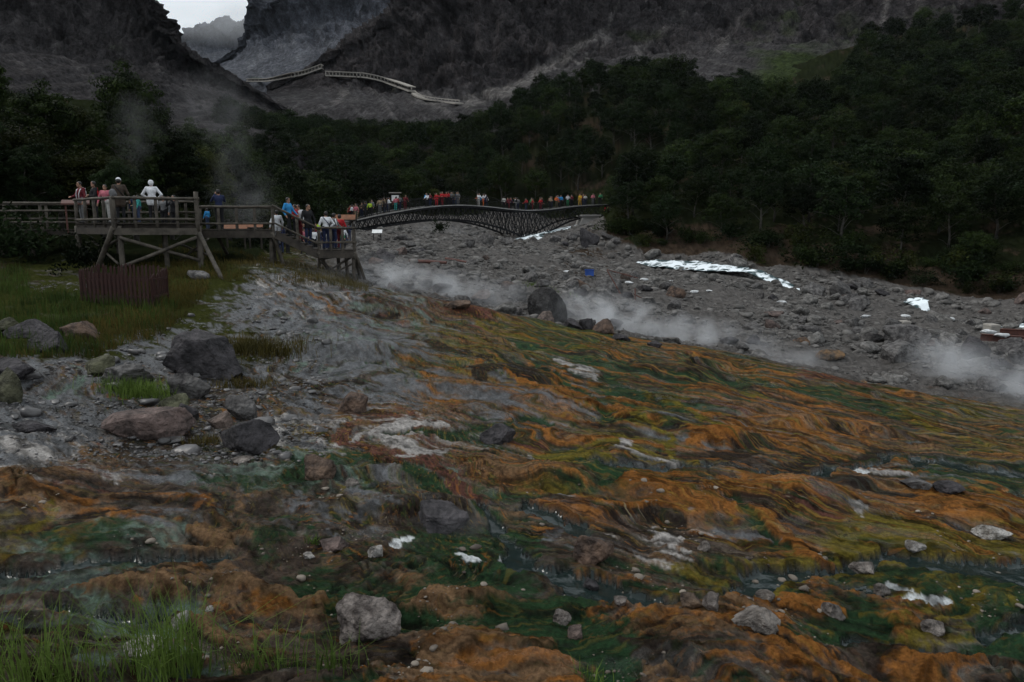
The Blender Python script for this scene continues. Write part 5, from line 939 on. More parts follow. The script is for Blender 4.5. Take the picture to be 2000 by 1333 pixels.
# lectern sign on the left boardwalk, plain slanted boards elsewhere
M_sign = mat('sign_board', (.12, .05, .038), (.07, .03, .025), .6, 4, 4, .1)
M_brown = mat('orange_brown_board', (.24, .095, .045), (.14, .06, .03), .6, 3, 4, .1); M_white = mat('white_panel', (.75, .76, .76), (.6, .6, .6), .5, 3, 3, 0); M_steel = mat('dark_steel', (.016, .016, .018), (.009, .009, .010), .6, 3, 4, .1, 12, .003, .12)
def lectern(loc, wd, dp, h, tilt, rz, label, top, legm, name='information_board'):
    e = empty(name, loc, rz); tag(e, label, 'sign')
    for sx_ in (-.36, .36): MB().beam((sx_ * wd, 0, -.15), (sx_ * wd, 0, h - .03), .07, .07).build('leg', legm, e)
    c_, s_ = math.cos(tilt) * dp / 2, math.sin(tilt) * dp / 2; q = MB(); q.beam((0, -c_, h - s_), (0, c_, h + s_), wd, .04); q.build('panel', top, e)
    q = MB(); q.beam((-wd / 2 - .02, -c_ - .01, h - s_), (wd / 2 + .02, -c_ - .01, h - s_), .05, .06); q.build('edge_trim', legm, e); return e
lectern(at_(152, 32.4, 3.92), 1.05, .5, 1.15, .35, .45, 'slanted dark red-brown sign board at the boardwalk corner', M_sign, M_sign)
q = G(737, 470)[0]; lectern((q[0], q[1], hz(q[0], q[1])[0]), 1.0, .75, .75, .5, .1, 'small white slanted information panel on the gravel by the landing', M_white, M_steel)
lectern((XAT(676, 39, 3), 39, hz(XAT(676, 39, 3), 39)[0]), 1.05, .35, 2.55, .9, 0, 'orange-brown board standing behind the stair landing', M_brown, M_plank)
lectern((XAT(462, 37, 3), 37, 3.1), 1.2, .35, .95, .9, 0, 'long orange-brown board behind the middle boardwalk', M_brown, M_plank); lectern((XAT(500, 37.4, 3), 37.4, 3.1), .8, .3, 1.0, .9, 0, 'short orange-brown board seen through the middle rails', M_brown, M_plank)

# ------------------------------------------------------------------ picket enclosure
q0 = G(230, 596)[0]; zf = float(hz(q0[0], q0[1])[0]); e = empty('picket_fence', (q0[0], q0[1], zf)); tag(e, 'dark red-brown picket enclosure standing on the grass below the platform', 'fence')
WF, DF, HF = 2.3, 1.3, 1.0; pk = MB(); pk.add([(-.04, -.012, 0), (.04, -.012, 0), (.04, -.012, 1), (0, -.012, 1.06), (-.04, -.012, 1), (-.04, .012, 0), (.04, .012, 0), (.04, .012, 1), (0, .012, 1.06), (-.04, .012, 1)], [(0, 1, 2, 3, 4), (9, 8, 7, 6, 5), (0, 5, 6, 1), (1, 6, 7, 2), (2, 7, 8, 3), (3, 8, 9, 4), (4, 9, 5, 0)])
pm = new_mesh('picket', pk.v, pk.f); pm.materials.append(M_redwood)
def side(x0, y0, x1, y1):
    L = math.hypot(x1 - x0, y1 - y0); n_ = int(L / .135)
    for i in range(n_ + 1):
        t_ = i / n_; x, y = x0 + (x1 - x0) * t_, y0 + (y1 - y0) * t_; o = obj('picket', pm, None, e, (x, y, float(hz(q0[0] + x, q0[1] + y)[0]) - zf - .04 + random.uniform(-.02, .02))); o.rotation_euler = (random.uniform(-.02, .02), random.uniform(-.02, .02), math.atan2(y1 - y0, x1 - x0)); o.scale = (1, 1, HF * random.uniform(.97, 1.03))
    for h in (.22, .78): MB().beam((x0, y0 + .03, h), (x1, y1 + .03, h), .04, .07).build('rail', M_redwood, e)
side(-WF / 2, 0, WF / 2, 0); side(-WF / 2 - .1, DF, WF / 2 - .1, DF); side(-WF / 2, 0, -WF / 2 - .1, DF); side(WF / 2, 0, WF / 2 - .1, DF)

# ------------------------------------------------------------------ arched lattice bridge
M_deckedge = mat('pale_deck_edge', (.32, .31, .30), (.18, .175, .17), .7, 2, 4, .1)
TOPB = [(688,431,88),(740,419,90),(790,410,93),(840,404,96),(890,402,99),(940,405,102),(985,410,105),(1020,412,108),(1060,410,111),(1110,404,115),(1180,400,120)]
BOTB = [(688,452,88),(740,442,90),(790,435,93),(840,430.5,96),(890,431,99),(940,439,102),(985,453,105),(1018,467,108),(1055,452,111),(1110,430,115),(1180,419,120)]
TP = np.array([P(*t_) for t_ in TOPB]); BP = np.array([P(*t_) for t_ in BOTB]); NB = 52; ts = np.linspace(0, len(TP) - 1, NB + 1); tpp = cat1(TP[:, None], ts)[:, 0]; bpp = cat1(BP[:, None], ts)[:, 0]; bpp[:, :2] = tpp[:, :2]
org = Vector(bpp[0]); br = empty('footbridge', org); tag(br, 'long dark steel lattice footbridge with two arches, full of people', 'bridge')
tg = np.gradient(tpp[:, :2], axis=0); tg /= np.linalg.norm(tg, axis=1, keepdims=True); nb_ = np.stack([-tg[:, 1], tg[:, 0], np.zeros(len(tg))], 1); WB = 2.6
def bv(i, side_, z_): q = tpp[i] + nb_[i] * side_ * WB / 2; return Vector((q[0], q[1], z_)) - org
for side_ in (-1, 1):
    t1 = MB(); t2 = MB()
    for i in range(NB):
        t1.beam(bv(i, side_, tpp[i][2] - .12), bv(i + 1, side_, tpp[i + 1][2] - .12), .16, .30); t2.beam(bv(i, side_, bpp[i][2]), bv(i + 1, side_, bpp[i + 1][2]), .16, .22)
    tr_ = bpy.data.objects.new('truss', None); COL.objects.link(tr_); tr_.parent = br; rl_ = bpy.data.objects.new('railing', None); COL.objects.link(rl_); rl_.parent = br
    t1.build('top_chord', M_steel, tr_); t2.build('arch_rib', M_steel, tr_)
    for i in range(NB):
        q = MB(); za, zb_, zc, zd = tpp[i][2] - .25, tpp[i + 1][2] - .25, bpp[i][2], bpp[i + 1][2]; 
        if i % 2 == 0: q.beam(bv(i, side_, za), bv(i, side_, zc), .06, .06)
        dep = (za + zb_ - zc - zd) / 2; rows = max(1, round(dep / 1.1)) if side_ < 0 else 1
        for k in range(rows):
            f0, f1 = k / rows, (k + 1) / rows; q.beam(bv(i, side_, za + (zc - za) * f0), bv(i + 1, side_, zb_ + (zd - zb_) * f1), .07, .07); q.beam(bv(i, side_, za + (zc - za) * f1), bv(i + 1, side_, zb_ + (zd - zb_) * f0), .07, .07)
            if k and side_ < 0: q.beam(bv(i, side_, za + (zc - za) * f0), bv(i + 1, side_, zb_ + (zd - zb_) * f0), .04, .04)
        q.build('truss_panel', M_steel, tr_)
    for h in (.25, .45, .65, .85, 1.1):
        q = MB()
        for i in range(NB): q.beam(bv(i, side_, tpp[i][2] + h), bv(i + 1, side_, tpp[i + 1][2] + h), .035 if h < 1 else .07, .035 if h < 1 else .06)
        q.build('rail', M_steel, rl_)
    for i in range(0, NB + 1, 2): MB().beam(bv(i, side_, tpp[i][2] - .2), bv(i, side_, tpp[i][2] + 1.12), .07, .07).build('rail_post', M_steel, rl_)
    q = MB()
    for i in range(NB): q.beam(bv(i, side_ * 1.06, tpp[i][2] + .03), bv(i + 1, side_ * 1.06, tpp[i + 1][2] + .03), .14, .12)
    q.build('deck_edge', M_deckedge, br)
q = MB()
for i in range(NB): q.beam(bv(i, 0, tpp[i][2] - .04), bv(i + 1, 0, tpp[i + 1][2] - .04), WB * .98, .08)
q.build('deck', M_plank, br)
M_stone = mat('pale_masonry', (.30, .285, .27), (.20, .19, .18), .85, 1.5, 7, .4, 6, .04)
q = P(1146, 455, 113.0); ab = empty('bridge_abutment', (q[0], 113.0, q[2] - 1.3)); tag(ab, 'pale stone abutment carrying the right end of the bridge', 'abutment')
m_ = MB(); b0, b1, hh = 2.6, 1.6, 3.7; m_.add([(-b0, -2, -1), (b0 - 1, -2, -1), (b0 - 1, 7, -1), (-b0, 7, -1), (-b1 + .9, -1.6, hh), (b1, -1.6, hh), (b1, 7, hh), (-b1 + .9, 7, hh)], [(0, 3, 2, 1), (4, 5, 6, 7), (0, 1, 5, 4), (1, 2, 6, 5), (2, 3, 7, 6), (3, 0, 4, 7)]); m_.build('pier_body', M_stone, ab)
MB().box((.45, 2.6, hh + .14), (2.9, 9.0, .26)).build('cap_stone', M_stone, ab)
lp_ = Vector(tpp[0]); ab = empty('bridge_abutment', (lp_.x - .6, lp_.y, lp_.z - 3)); tag(ab, 'low dark abutment under the left end of the bridge behind the landing', 'abutment'); MB().box((-1, 0, 1.2), (2.2, 3.4, 3.2)).build('pier_body', M_stone, ab); MB().box((-1, 0, 2.9), (2.5, 3.7, .2)).build('cap_stone', M_stone, ab)
q = Vector(tpp[int(NB * .17)]) + Vector((0, 2.2, 0)); kb = empty('notice_board', (q.x, q.y, q.z - 1)); tag(kb, 'small roofed grey notice board at the far side of the bridge', 'sign')
for s_ in (-.5, .5): MB().beam((s_, 0, 0), (s_, 0, 3.3), .1, .1).build('post', M_steel, kb)
MB().box((0, 0, 2.7), (1.0, .06, .7)).build('panel', M_white, kb); MB().box((0, 0, 3.35), (1.5, .5, .1)).build('roof', M_conc, kb)

# ------------------------------------------------------------------ things lying on the gravel bar
q = GZ(1151, 541)[0]; e = empty('blue_crate', (q[0], q[1], q[2]), .3); tag(e, 'small blue crate lying on the gravel bar', 'crate'); M_blue = mat('blue_plastic', (.03, .09, .36), (.02, .06, .25), .45, 3, 3, 0)
MB().box((0, 0, .22), (.55, .42, .44)).build('body', M_blue, e)
for s_ in (-1, 1): MB().box((0, s_ * .22, .47), (.6, .04, .06)).build('rim', M_blue, e); MB().box((s_ * .29, 0, .47), (.04, .4, .06)).build('rim', M_blue, e)
def timber(pts, r, label, mat_, name='timber'):
    h = [GZ(a_, b_)[0] for a_, b_ in pts]; e = MB().log(Vector(h[0]) + Vector((0, 0, pts_up[0])), Vector(h[1]) + Vector((0, 0, pts_up[1])), r, r * .8).build(name, mat_); tag(e, label, 'timber')
pts_up = (.15, .15); timber([(800, 512), (872, 522)], .13, 'dark reddish log lying on the gravel behind the mound', M_sign, 'log'); pts_up = (.1, .1); timber([(870, 508), (930, 516)], .10, 'thinner reddish log lying right of the first', M_sign, 'log')
for (pa, pb, ua, ub, lab) in [((1232, 574), (1212, 578), 1.5, 0.1, 'long dark bar leaning over the large grey boulder'), ((1218, 577), (1245, 570), .05, .8, 'short crossed bar beside the leaning bar'), ((1238, 582), (1265, 586), .35, .1, 'dark rod lying on the gravel beside the bars'), ((1240, 584), (1241, 584.5), .75, -.1, 'short upright rod on the gravel')]:
    h0 = GZ(*pa)[0]; h1 = GZ(*pb)[0]
    if 'leaning' in lab: h0 = P(1185, 527, h1[1] + .6); ua = 0
    e = MB().tube([Vector(h0) + Vector((0, 0, ua)), Vector(h1) + Vector((0, 0, ub))], .035, 6).build('steel_bar', M_rust); tag(e, lab, 'bar')
def ibeam(pa, pb, Y0, Y1, lab):
    a_ = Vector(P(*pa, Y0)); b2 = Vector(P(*pb, Y1)); e = empty('steel_beam', a_); tag(e, lab, 'beam'); d_ = b2 - a_
    for z_, w_, h_, nm in ((.16, .2, .03, 'flange'), (-.16, .2, .03, 'flange'), (0, .03, .30, 'web')): MB().beam(Vector((0, 0, z_)), d_ + Vector((0, 0, z_)), w_, h_).build(nm, M_rust, e)
ibeam((1935, 648), (2140, 655), 40, 38, 'upper rusty red steel beam at the right picture edge'); ibeam((1915, 659), (2140, 672), 37.5, 36, 'lower rusty red steel beam above the dark boulder')
for px, py, w_, h_, lab in [(1932, 668, .62, .95, 'short concrete post under the lower rusty beam'), (1765, 640, .55, .45, 'small concrete block on the bar before the rapids'), (1180, 566, .9, .3, 'pale concrete slab beside the large grey boulder'), (2010, 668, .6, .8, 'concrete post at the right end of the beams')]:
    q = GZ(px, py)[0]; e = MB().box((0, 0, h_ / 2 - .05), (w_, w_ * .8, h_)).add([(-w_ * .54, -w_ * .44, h_ - .05), (w_ * .54, -w_ * .44, h_ - .05), (w_ * .54, w_ * .44, h_ - .05), (-w_ * .54, w_ * .44, h_ - .05), (-w_ * .5, -w_ * .4, h_ + .04), (w_ * .5, -w_ * .4, h_ + .04), (w_ * .5, w_ * .4, h_ + .04), (-w_ * .5, w_ * .4, h_ + .04)], [(0, 3, 2, 1), (4, 5, 6, 7), (0, 1, 5, 4), (1, 2, 6, 5), (2, 3, 7, 6), (3, 0, 4, 7)]).build('concrete_block', M_conc); e.location = q; e.rotation_euler = (.05, .03, .25); tag(e, lab, 'concrete block')
M_bag = mat('white_sacking', (.62, .63, .64), (.4, .41, .42), .7, 8, 6, .5, 20, .02)
for i, (px, py, w_, lab) in enumerate([(1108, 537, .6, 'white sack left of the blue crate'), (1145, 533, .5, 'white sack just behind the blue crate'), (1258, 550, .7, 'white sack on the open gravel right of the boulder'), (1228, 555, .7, 'flat white sack near the leaning bar'), (1285, 562, .6, 'white sack nearer the camera on the open gravel'), (1355, 574, .7, 'white sack right of the brown pointed rock'), (1690, 622, .7, 'white sack in the middle of the bar'), (1768, 620, .7, 'white sack behind the small concrete block'),
   (1852, 632, .9, 'crumpled white sack left of the beams'), (1930, 652, .75, 'white sack lying on the concrete post'), (1957, 652, .8, 'white sack lying on the lower rusty beam'), (1527, 594, .7, 'white sack near the grey block'), (1385, 570, .5, 'small white sack at the edge of the track'), (1310, 548, .5, 'white sack close to the rapids')]):
    q = GZ(px, py)[0]; v, f = rock_shape(3, 4000 + i, 4, .16); e = obj('white_sack', new_mesh('white_sack', v * np.array([w_ / 2, w_ * .35, w_ * .16]), f, True), M_bag, None, (q[0], q[1], q[2] + w_ * .12)); tag(e, lab, 'sack')
    if 'concrete post' in lab: e.location = Vector(P(1932, 648, 36.9))
    if 'lower rusty' in lab: e.location = Vector(P(1957, 655, 37.1))
# ------------------------------------------------------------------ people: one continuous skin grown over a posed skeleton
def nets(fn, lo, hi, h):
    """surface nets of a distance field"""
    n = np.ceil((hi - lo) / h).astype(int) + 1; ax = [lo[i] + h * np.arange(n[i]) for i in range(3)]; X, Y, Z = np.meshgrid(*ax, indexing='ij'); D = fn(X, Y, Z)
    ins = D < 0; c = np.zeros(tuple(n - 1), np.int8)
    for a in (0, 1):
        for b in (0, 1):
            for d in (0, 1): c += ins[a:n[0] - 1 + a, b:n[1] - 1 + b, d:n[2] - 1 + d]
    act = (c > 0) & (c < 8); idx = -np.ones(act.shape, int); I = np.argwhere(act); idx[act] = np.arange(len(I)); acc = np.zeros((len(I), 3)); cnt = np.zeros(len(I)); K = [(a, b, d) for a in (0, 1) for b in (0, 1) for d in (0, 1)]
    for p in range(8):
        for q in range(p + 1, 8):
            if sum(abs(K[p][i] - K[q][i]) for i in range(3)) != 1: continue
            d0 = D[tuple((I + K[p]).T)]; d1 = D[tuple((I + K[q]).T)]; m = (d0 < 0) != (d1 < 0); t = np.where(m, d0 / np.where(m, d0 - d1, 1), 0)
            acc += np.where(m[:, None], np.array(K[p]) + t[:, None] * (np.array(K[q]) - np.array(K[p])), 0); cnt += m
    V = lo + (I + acc / cnt[:, None]) * h; F = []
    for ax_ in range(3):
        s0 = [slice(None)] * 3; s1 = [slice(None)] * 3; s0[ax_] = slice(0, -1); s1[ax_] = slice(1, None); ch = np.argwhere(ins[tuple(s0)] != ins[tuple(s1)]); o = [i for i in range(3) if i != ax_]
        ok = (ch[:, o[0]] > 0) & (ch[:, o[1]] > 0) & (ch[:, o[0]] < n[o[0]] - 1) & (ch[:, o[1]] < n[o[1]] - 1); ch = ch[ok]
        e0 = np.zeros(3, int); e0[o[0]] = 1; e1 = np.zeros(3, int); e1[o[1]] = 1; g = lambda w: idx[tuple(w.T)]
        q = np.stack([g(ch), g(ch - e0), g(ch - e0 - e1), g(ch - e1)], -1); fl = ins[tuple(ch.T)] ^ (ax_ == 1); q[fl] = q[fl][:, ::-1]; F.append(q)
    return V, np.concatenate(F)
def skeleton(pose):
    """capsules (a, b, ra, rb, region, blend); the person faces +Y, 1.72 m tall, feet at z 0"""
    p = dict(bend=0, head=(0, 0), la=((.30, .02, 1.12), (.31, .12, .90)), ra=((-.30, .02, 1.12), (-.31, .12, .90)), step=0, skirt=False, hood=False, cap=False, coat=0, slim=1.0); p.update(pose)
    bz = p['bend']; T = lambda x, y, z: np.array([x, y + max(0, z - .95) * bz, z - max(0, z - .95) * bz * bz * .35]); C = []
    hip = T(0, 0, .94); ch = T(0, .01, 1.28); nk = T(0, 0, 1.46); sl_ = p['slim']
    C += [(T(-.07, 0, .95), T(.07, 0, .95), .135 * sl_, .135 * sl_, 'top' if p['coat'] else 'leg', .05), (T(0, .0, 1.02), ch, .135 * sl_, .15 * sl_, 'top', .06), (T(-.08, 0, 1.30), T(.08, 0, 1.30), .12 * sl_, .12 * sl_, 'top', .06), (T(-.165, -.01, 1.40), T(.165, -.01, 1.40), .068, .068, 'top', .05), (nk - [0, 0, .06], nk + [0, .015, .06], .052, .050, 'skin', .02)]
    hx, hy = p['head']; hc = T(0, .02, 1.60) + np.array([hx * .05, hy * .05, 0]); hr = 'hood' if p['hood'] else 'skin'
    C += [(hc + [0, 0, -.045], hc + [0, 0, .035], .074, .086, hr, .02), (hc + [hx * .06, .05 * math.cos(hx), -.075], hc + [0, .02, -.04], .045, .055, hr if p['hood'] else 'skin', .02), (hc + [hx * .07, .088 * math.cos(hx), .0], hc + [hx * .08, .104 * math.cos(hx), -.025], .012, .016, 'skin', .01)]
    C += [(hc + [0, -.02, .035], hc + [0, -.03, .01], .090 if not p['hood'] else .105, .086 if not p['hood'] else .10, 'hood' if p['hood'] else 'hair', .01)]
    if not p['hood']: C += [(hc + [.085, 0, -.01], hc + [.088, 0, -.035], .015, .013, 'skin', .008), (hc + [-.085, 0, -.01], hc + [-.088, 0, -.035], .015, .013, 'skin', .008)]
    if p['cap']: C += [(hc + [0, .0, .055], hc + [0, -.01, .05], .093, .093, 'cap', .005), (hc + [0, .08, .045], hc + [0, .125, .035], .05, .03, 'brim', .01)]
    for s, (el, wr) in ((1, p['la']), (-1, p['ra'])):
        sh = T(s * .185, -.01, 1.40); el = np.array(el) + (T(0, 0, 1.3) - [0, 0, 1.3]); wr = np.array(wr) + (T(0, 0, 1.3) - [0, 0, 1.3]); d = wr - el; d = d / np.linalg.norm(d)
        C += [(sh, el, .064, .050, 'top', .03), (el, wr, .049, .036, 'top', .02)]
        up = np.array([0, 0, 1.]); sd = np.cross(d, up); sd = sd / (np.linalg.norm(sd) + 1e-6); pl = wr + d * .085; C += [(wr, pl, .028, .034, 'skin', .02)]
        for k, ln in enumerate((.062, .072, .068, .055)):
            b0 = pl + sd * (k - 1.5) * .019; m_ = b0 + d * ln * .6; C += [(b0, m_, .0105, .010, 'skin', .004), (m_, m_ + d * ln * .35 - np.array([0, 0, .018]), .010, .009, 'skin', .004)]
        C += [(wr + d * .03, wr + d * .055 + sd * .042 * -s + [0, .01, .01], .012, .011, 'skin', .006), (wr + d * .055 + sd * .042 * -s + [0, .01, .01], wr + d * .085 + sd * .05 * -s + [0, .012, .01], .011, .009, 'skin', .004)]
    for s in (1, -1):
        st = p['step'] * s; kn = np.array([s * .10, st * .45 + .03, .50]); an = np.array([s * .105, st - .02 * (st > 0), .09]); C += [(np.array([s * .09, 0, .90]), kn, .092, .066, 'leg', .04), (kn, an, .066, .048, 'leg', .02), (an - [0, .03, .045], an + [0, .14, -.055], .042, .036, 'shoe', .02)]
        if p['coat']: C += [(T(s * .07, 0, .95), np.array([s * .085, st * .2, .95 - p['coat']]), .13, .125, 'top', .05)]
    return C, hc, hx
REG = {'skin': 0, 'top': 1, 'leg': 2, 'shoe': 3, 'hair': 4, 'hood': 1, 'cap': 5, 'brim': 6, 'eye': 7}
def body(pose, h=.0135):
    C, hc, hx = skeleton(pose); A = np.array([c[0] for c in C]); B = np.array([c[1] for c in C]); lo = np.minimum(A, B).min(0) - .2; hi = np.maximum(A, B).max(0) + .2; lo[2] = -.06
    def sd(p, a, b, ra, rb):
        ba = b - a; t = np.clip(((p[0] - a[0]) * ba[0] + (p[1] - a[1]) * ba[1] + (p[2] - a[2]) * ba[2]) / (ba @ ba + 1e-9), 0, 1)
        return np.sqrt((p[0] - a[0] - t * ba[0]) ** 2 + (p[1] - a[1] - t * ba[1]) ** 2 + (p[2] - a[2] - t * ba[2]) ** 2) - (ra + (rb - ra) * t)
    def fn(X, Y, Z):
        D = np.full(X.shape, .25, np.float32)
        for a, b, ra, rb, rg_, k in C:
            m = max(ra, rb) + .09; l_ = np.clip(((np.minimum(a, b) - m - lo) / h).astype(int), 0, None); u_ = ((np.maximum(a, b) + m - lo) / h).astype(int) + 2; s = tuple(slice(l_[i], u_[i]) for i in range(3))
            d = sd((X[s], Y[s], Z[s]), a, b, ra, rb); e = D[s]; w = np.clip(.5 + .5 * (e - d) / k, 0, 1); D[s] = e + (d - e) * w - k * w * (1 - w)
        return D
    V, Fq = nets(fn, lo, hi, h); c = V[Fq].mean(1); best = np.full(len(c), 9.0); reg = np.zeros(len(c), np.int32)
    for a, b, ra, rb, rg_, k in C:
        d = sd((c[:, 0], c[:, 1], c[:, 2]), a, b, ra, rb) - (.012 if rg_ in ('hair', 'cap', 'brim') else 0); m = d < best; best[m] = d[m]; reg[m] = REG[rg_]
    hh = (reg == 4) & (c[:, 1] > hc[1] + .045) & (c[:, 2] < hc[2] + .045); reg[hh] = 0
    if pose.get('hood'): reg[(np.abs(c[:, 0] - hc[0]) < .055) & (c[:, 1] > hc[1] + .055) & (np.abs(c[:, 2] - hc[2] + .01) < .07)] = 0
    for s in (-1, 1): reg[np.linalg.norm(c - (hc + [s * .032 + hx * .06, .082, .0]), axis=1) < .016] = 7
    me = new_mesh('person', V, Fq, True); me.polygons.foreach_set('material_index', reg); return me
cm = {}
def cloth(c, name='cloth'):
    if c not in cm: cm[c] = mat(name, c, tuple(v * .7 for v in c), .85, 14, 4, .35, 30, .01, .2)
    return cm[c]
M_skin = mat('skin', (.30, .17, .115), (.26, .14, .095), .55, 6, 3, 0); M_shoe = mat('shoe', (.03, .03, .03), None, .6, 6, 3, 0); M_hair = mat('black_hair', (.012, .010, .009), (.006, .005, .005), .5, 20, 4, .4, 60, .005, .4); M_eye = mat('eye', (.02, .015, .012), None, .2, 5, 2, 0)
K = {'black': (.016, .016, .019), 'white': (.74, .75, .78), 'red': (.42, .022, .028), 'navy': (.02, .028, .07), 'teal': (.05, .34, .32), 'blue': (.04, .27, .58), 'grey': (.16, .16, .165), 'tan': (.30, .23, .15), 'pink': (.48, .14, .18), 'maroon': (.13, .018, .025), 'yellow': (.62, .36, .03), 'lime': (.38, .55, .04), 'green': (.04, .20, .09), 'orange': (.58, .13, .03), 'brown': (.06, .045, .035), 'jeans': (.05, .07, .13), 'pale': (.48, .47, .45), 'khaki': (.14, .12, .07)}
POSE = {'stand': {}, 'lean': dict(bend=.28, la=((.24, .28, 1.12), (.20, .48, 1.02)), ra=((-.24, .28, 1.12), (-.20, .48, 1.02)), head=(0, .5)), 'photo': dict(la=((.27, .20, 1.22), (.10, .34, 1.52)), ra=((-.27, .20, 1.22), (-.10, .34, 1.52))), 'walk': dict(step=.22, la=((.27, -.08, 1.13), (.28, .06, .93)), ra=((-.27, .10, 1.13), (-.26, .28, .97))),
  'hip': dict(la=((.36, -.02, 1.16), (.20, .06, 1.0)), ra=((-.30, .02, 1.12), (-.31, .10, .90)), head=(.4, .2)), 'arms': dict(la=((.27, .10, 1.12), (.02, .24, 1.14)), ra=((-.27, .10, 1.12), (-.02, .25, 1.10)), head=(-.4, .3)),
  'hoodhip': dict(hood=True, la=((.37, .02, 1.15), (.22, .16, 1.02)), ra=((-.37, .02, 1.15), (-.22, .16, 1.02)), coat=.12), 'coatcap': dict(cap=True, coat=.22, slim=1.12), 'coat': dict(coat=.16, slim=1.05, head=(-.6, .2)), 'side': dict(head=(.7, .3), la=((.25, .14, 1.12), (.16, .34, 1.08)))}
BODY = {}
def person(x, y, z, pose, top, leg, rz, label, s=1.0, cap=None, group=None, extra=None):
    if pose not in BODY:
        me = body(POSE[pose]); BODY[pose] = me
        for _ in range(8): me.materials.append(M_skin)
    o = obj('person', BODY[pose], None, None, (x, y, z)); o.rotation_euler = (0, 0, rz); o.scale = (s, s, s)
    mats = [M_skin, cloth(K[top]), cloth(K[leg]), M_shoe, M_hair, cloth(K[cap or 'white']), cloth(K['red']), M_eye]
    for i, m_ in enumerate(mats): o.material_slots[i].link = 'OBJECT'; o.material_slots[i].material = m_
    tag(o, label, 'person', group)
    for nm, mb, col in (extra or []): MBs = mb(); MBs.build(nm, cloth(K[col]), o, True)
    return o
def stripes(): 
    q = MB()
    for s in (-1, 1): q.tube([(s * .10, -.05, 1.47), (s * .13, .11, 1.38), (s * .10, .165, 1.2), (s * .09, .16, 1.02)], .020, 6)
    return q
def back_stripe():
    q = MB()
    for s in (-1, 1): q.tube([(s * .21, -.05, 1.44), (s * .26, -.05, 1.30), (s * .30, -.03, 1.12)], .028, 6)
    return q
def strap(): return MB().tube([(-.15, -.02, 1.47), (-.10, -.15, 1.38), (.05, -.165, 1.2), (.16, -.10, 1.02)], .020, 6)
def bag():
    q = MB(); v, f = rock_shape(2, 5, 4, .04); q.add(v * np.array([.15, .09, .2]) + np.array([-.2, -.12, 1.1]), [tuple(map(int, t)) for t in f]); return q
def shawl():
    q = MB(); v, f = rock_shape(2, 9, 2, .06); q.add(v * np.array([.12, .2, .17]) + np.array([-.33, .12, .98]), [tuple(map(int, t)) for t in f]); return q
PI = math.pi
def PP(px, Y, z, *a, **k): return person(XAT(px, Y, z + .9), Y, z, *a, **k)
zd = ZB + .025; zm = ZM + .025; zl = ZL_ + .025
PP(160, 32.4, zd, 'side', 'maroon', 'grey', 2.6, 'person in dark maroon jacket with white stripes beside the sign board', 1.02, extra=[('jacket_stripes', stripes, 'white'), ('sleeve_stripes', back_stripe, 'white')])
PP(186, 32.2, zd, 'arms', 'black', 'black', 2.4, 'person in black jacket with red shoulders second from the sign board', 1.02, extra=[('shoulder_stripes', back_stripe, 'red')])
PP(207, 31.6, zd, 'stand', 'pink', 'pale', PI, 'person in pink and white jacket half hidden by the white and red cap', .92)
PP(234, 30.6, zd, 'coatcap', 'brown', 'black', .3, 'person in brown coat with white and red cap and shoulder bag', 1.04, cap='white', extra=[('strap', strap, 'black'), ('bag', bag, 'grey')])
PP(263, 31.4, zd, 'stand', 'navy', 'navy', .5, 'child in dark blue beside the teal jacket', .66); PP(270, 31.2, zd, 'side', 'teal', 'jeans', 2.0, 'child in teal jacket behind the platform rail', .66)
PP(297, 31.0, zd, 'hoodhip', 'white', 'black', .15, 'person in white jacket with hood up, arms akimbo, seen from behind', 1.0)
PP(341, 32.8, zd - .35, 'photo', 'black', 'black', PI - .3, 'person in dark clothes taking a photo at the back rail', .9); PP(320, 33.0, zd - .3, 'stand', 'grey', 'black', PI, 'person in grey behind the white hooded person', .86)
PP(428, 33.7, zm, 'photo', 'navy', 'black', .5, 'person in navy clothes taking a photo on the middle boardwalk', 1.02); PP(404, 34.5, zm, 'stand', 'blue', 'jeans', 1.2, 'child in light blue behind the middle rail', .55)
PP(541, 34.3, 3.2, 'stand', 'white', 'white', .6, 'person all in white with white cap at the head of the stair', .92)
def on_stair(px): return ZM - (ZM - ZL_) * (px - 538) / 84 + .02
PP(563, 34.0, on_stair(566), 'walk', 'blue', 'black', -1.9, 'person in bright blue jacket walking down the stair', 1.0); PP(585, 34.7, on_stair(585), 'side', 'white', 'maroon', 2.7, 'person in white and red coming behind the blue jacket', .95); PP(601, 34.1, on_stair(601), 'coat', 'black', 'navy', -2.3, 'tall person in black coat low on the stair', 1.05); PP(577, 34.5, on_stair(577), 'arms', 'red', 'black', 2.2, 'person in red squeezed between blue jacket and black coat', .9)
PP(637, 34.4, zl, 'hip', 'white', 'navy', .5, 'person in white shirt with dark strap and yellow jacket at the landing', 1.0, extra=[('strap', strap, 'navy'), ('jacket', shawl, 'lime')]); PP(651, 34.9, zl, 'side', 'grey', 'navy', -.6, 'person in grey striped shirt at the landing', .96, extra=[('stripes', back_stripe, 'white')]); PP(664, 35.3, zl, 'arms', 'red', 'maroon', -.3, 'person in red at the right end of the landing', .93)
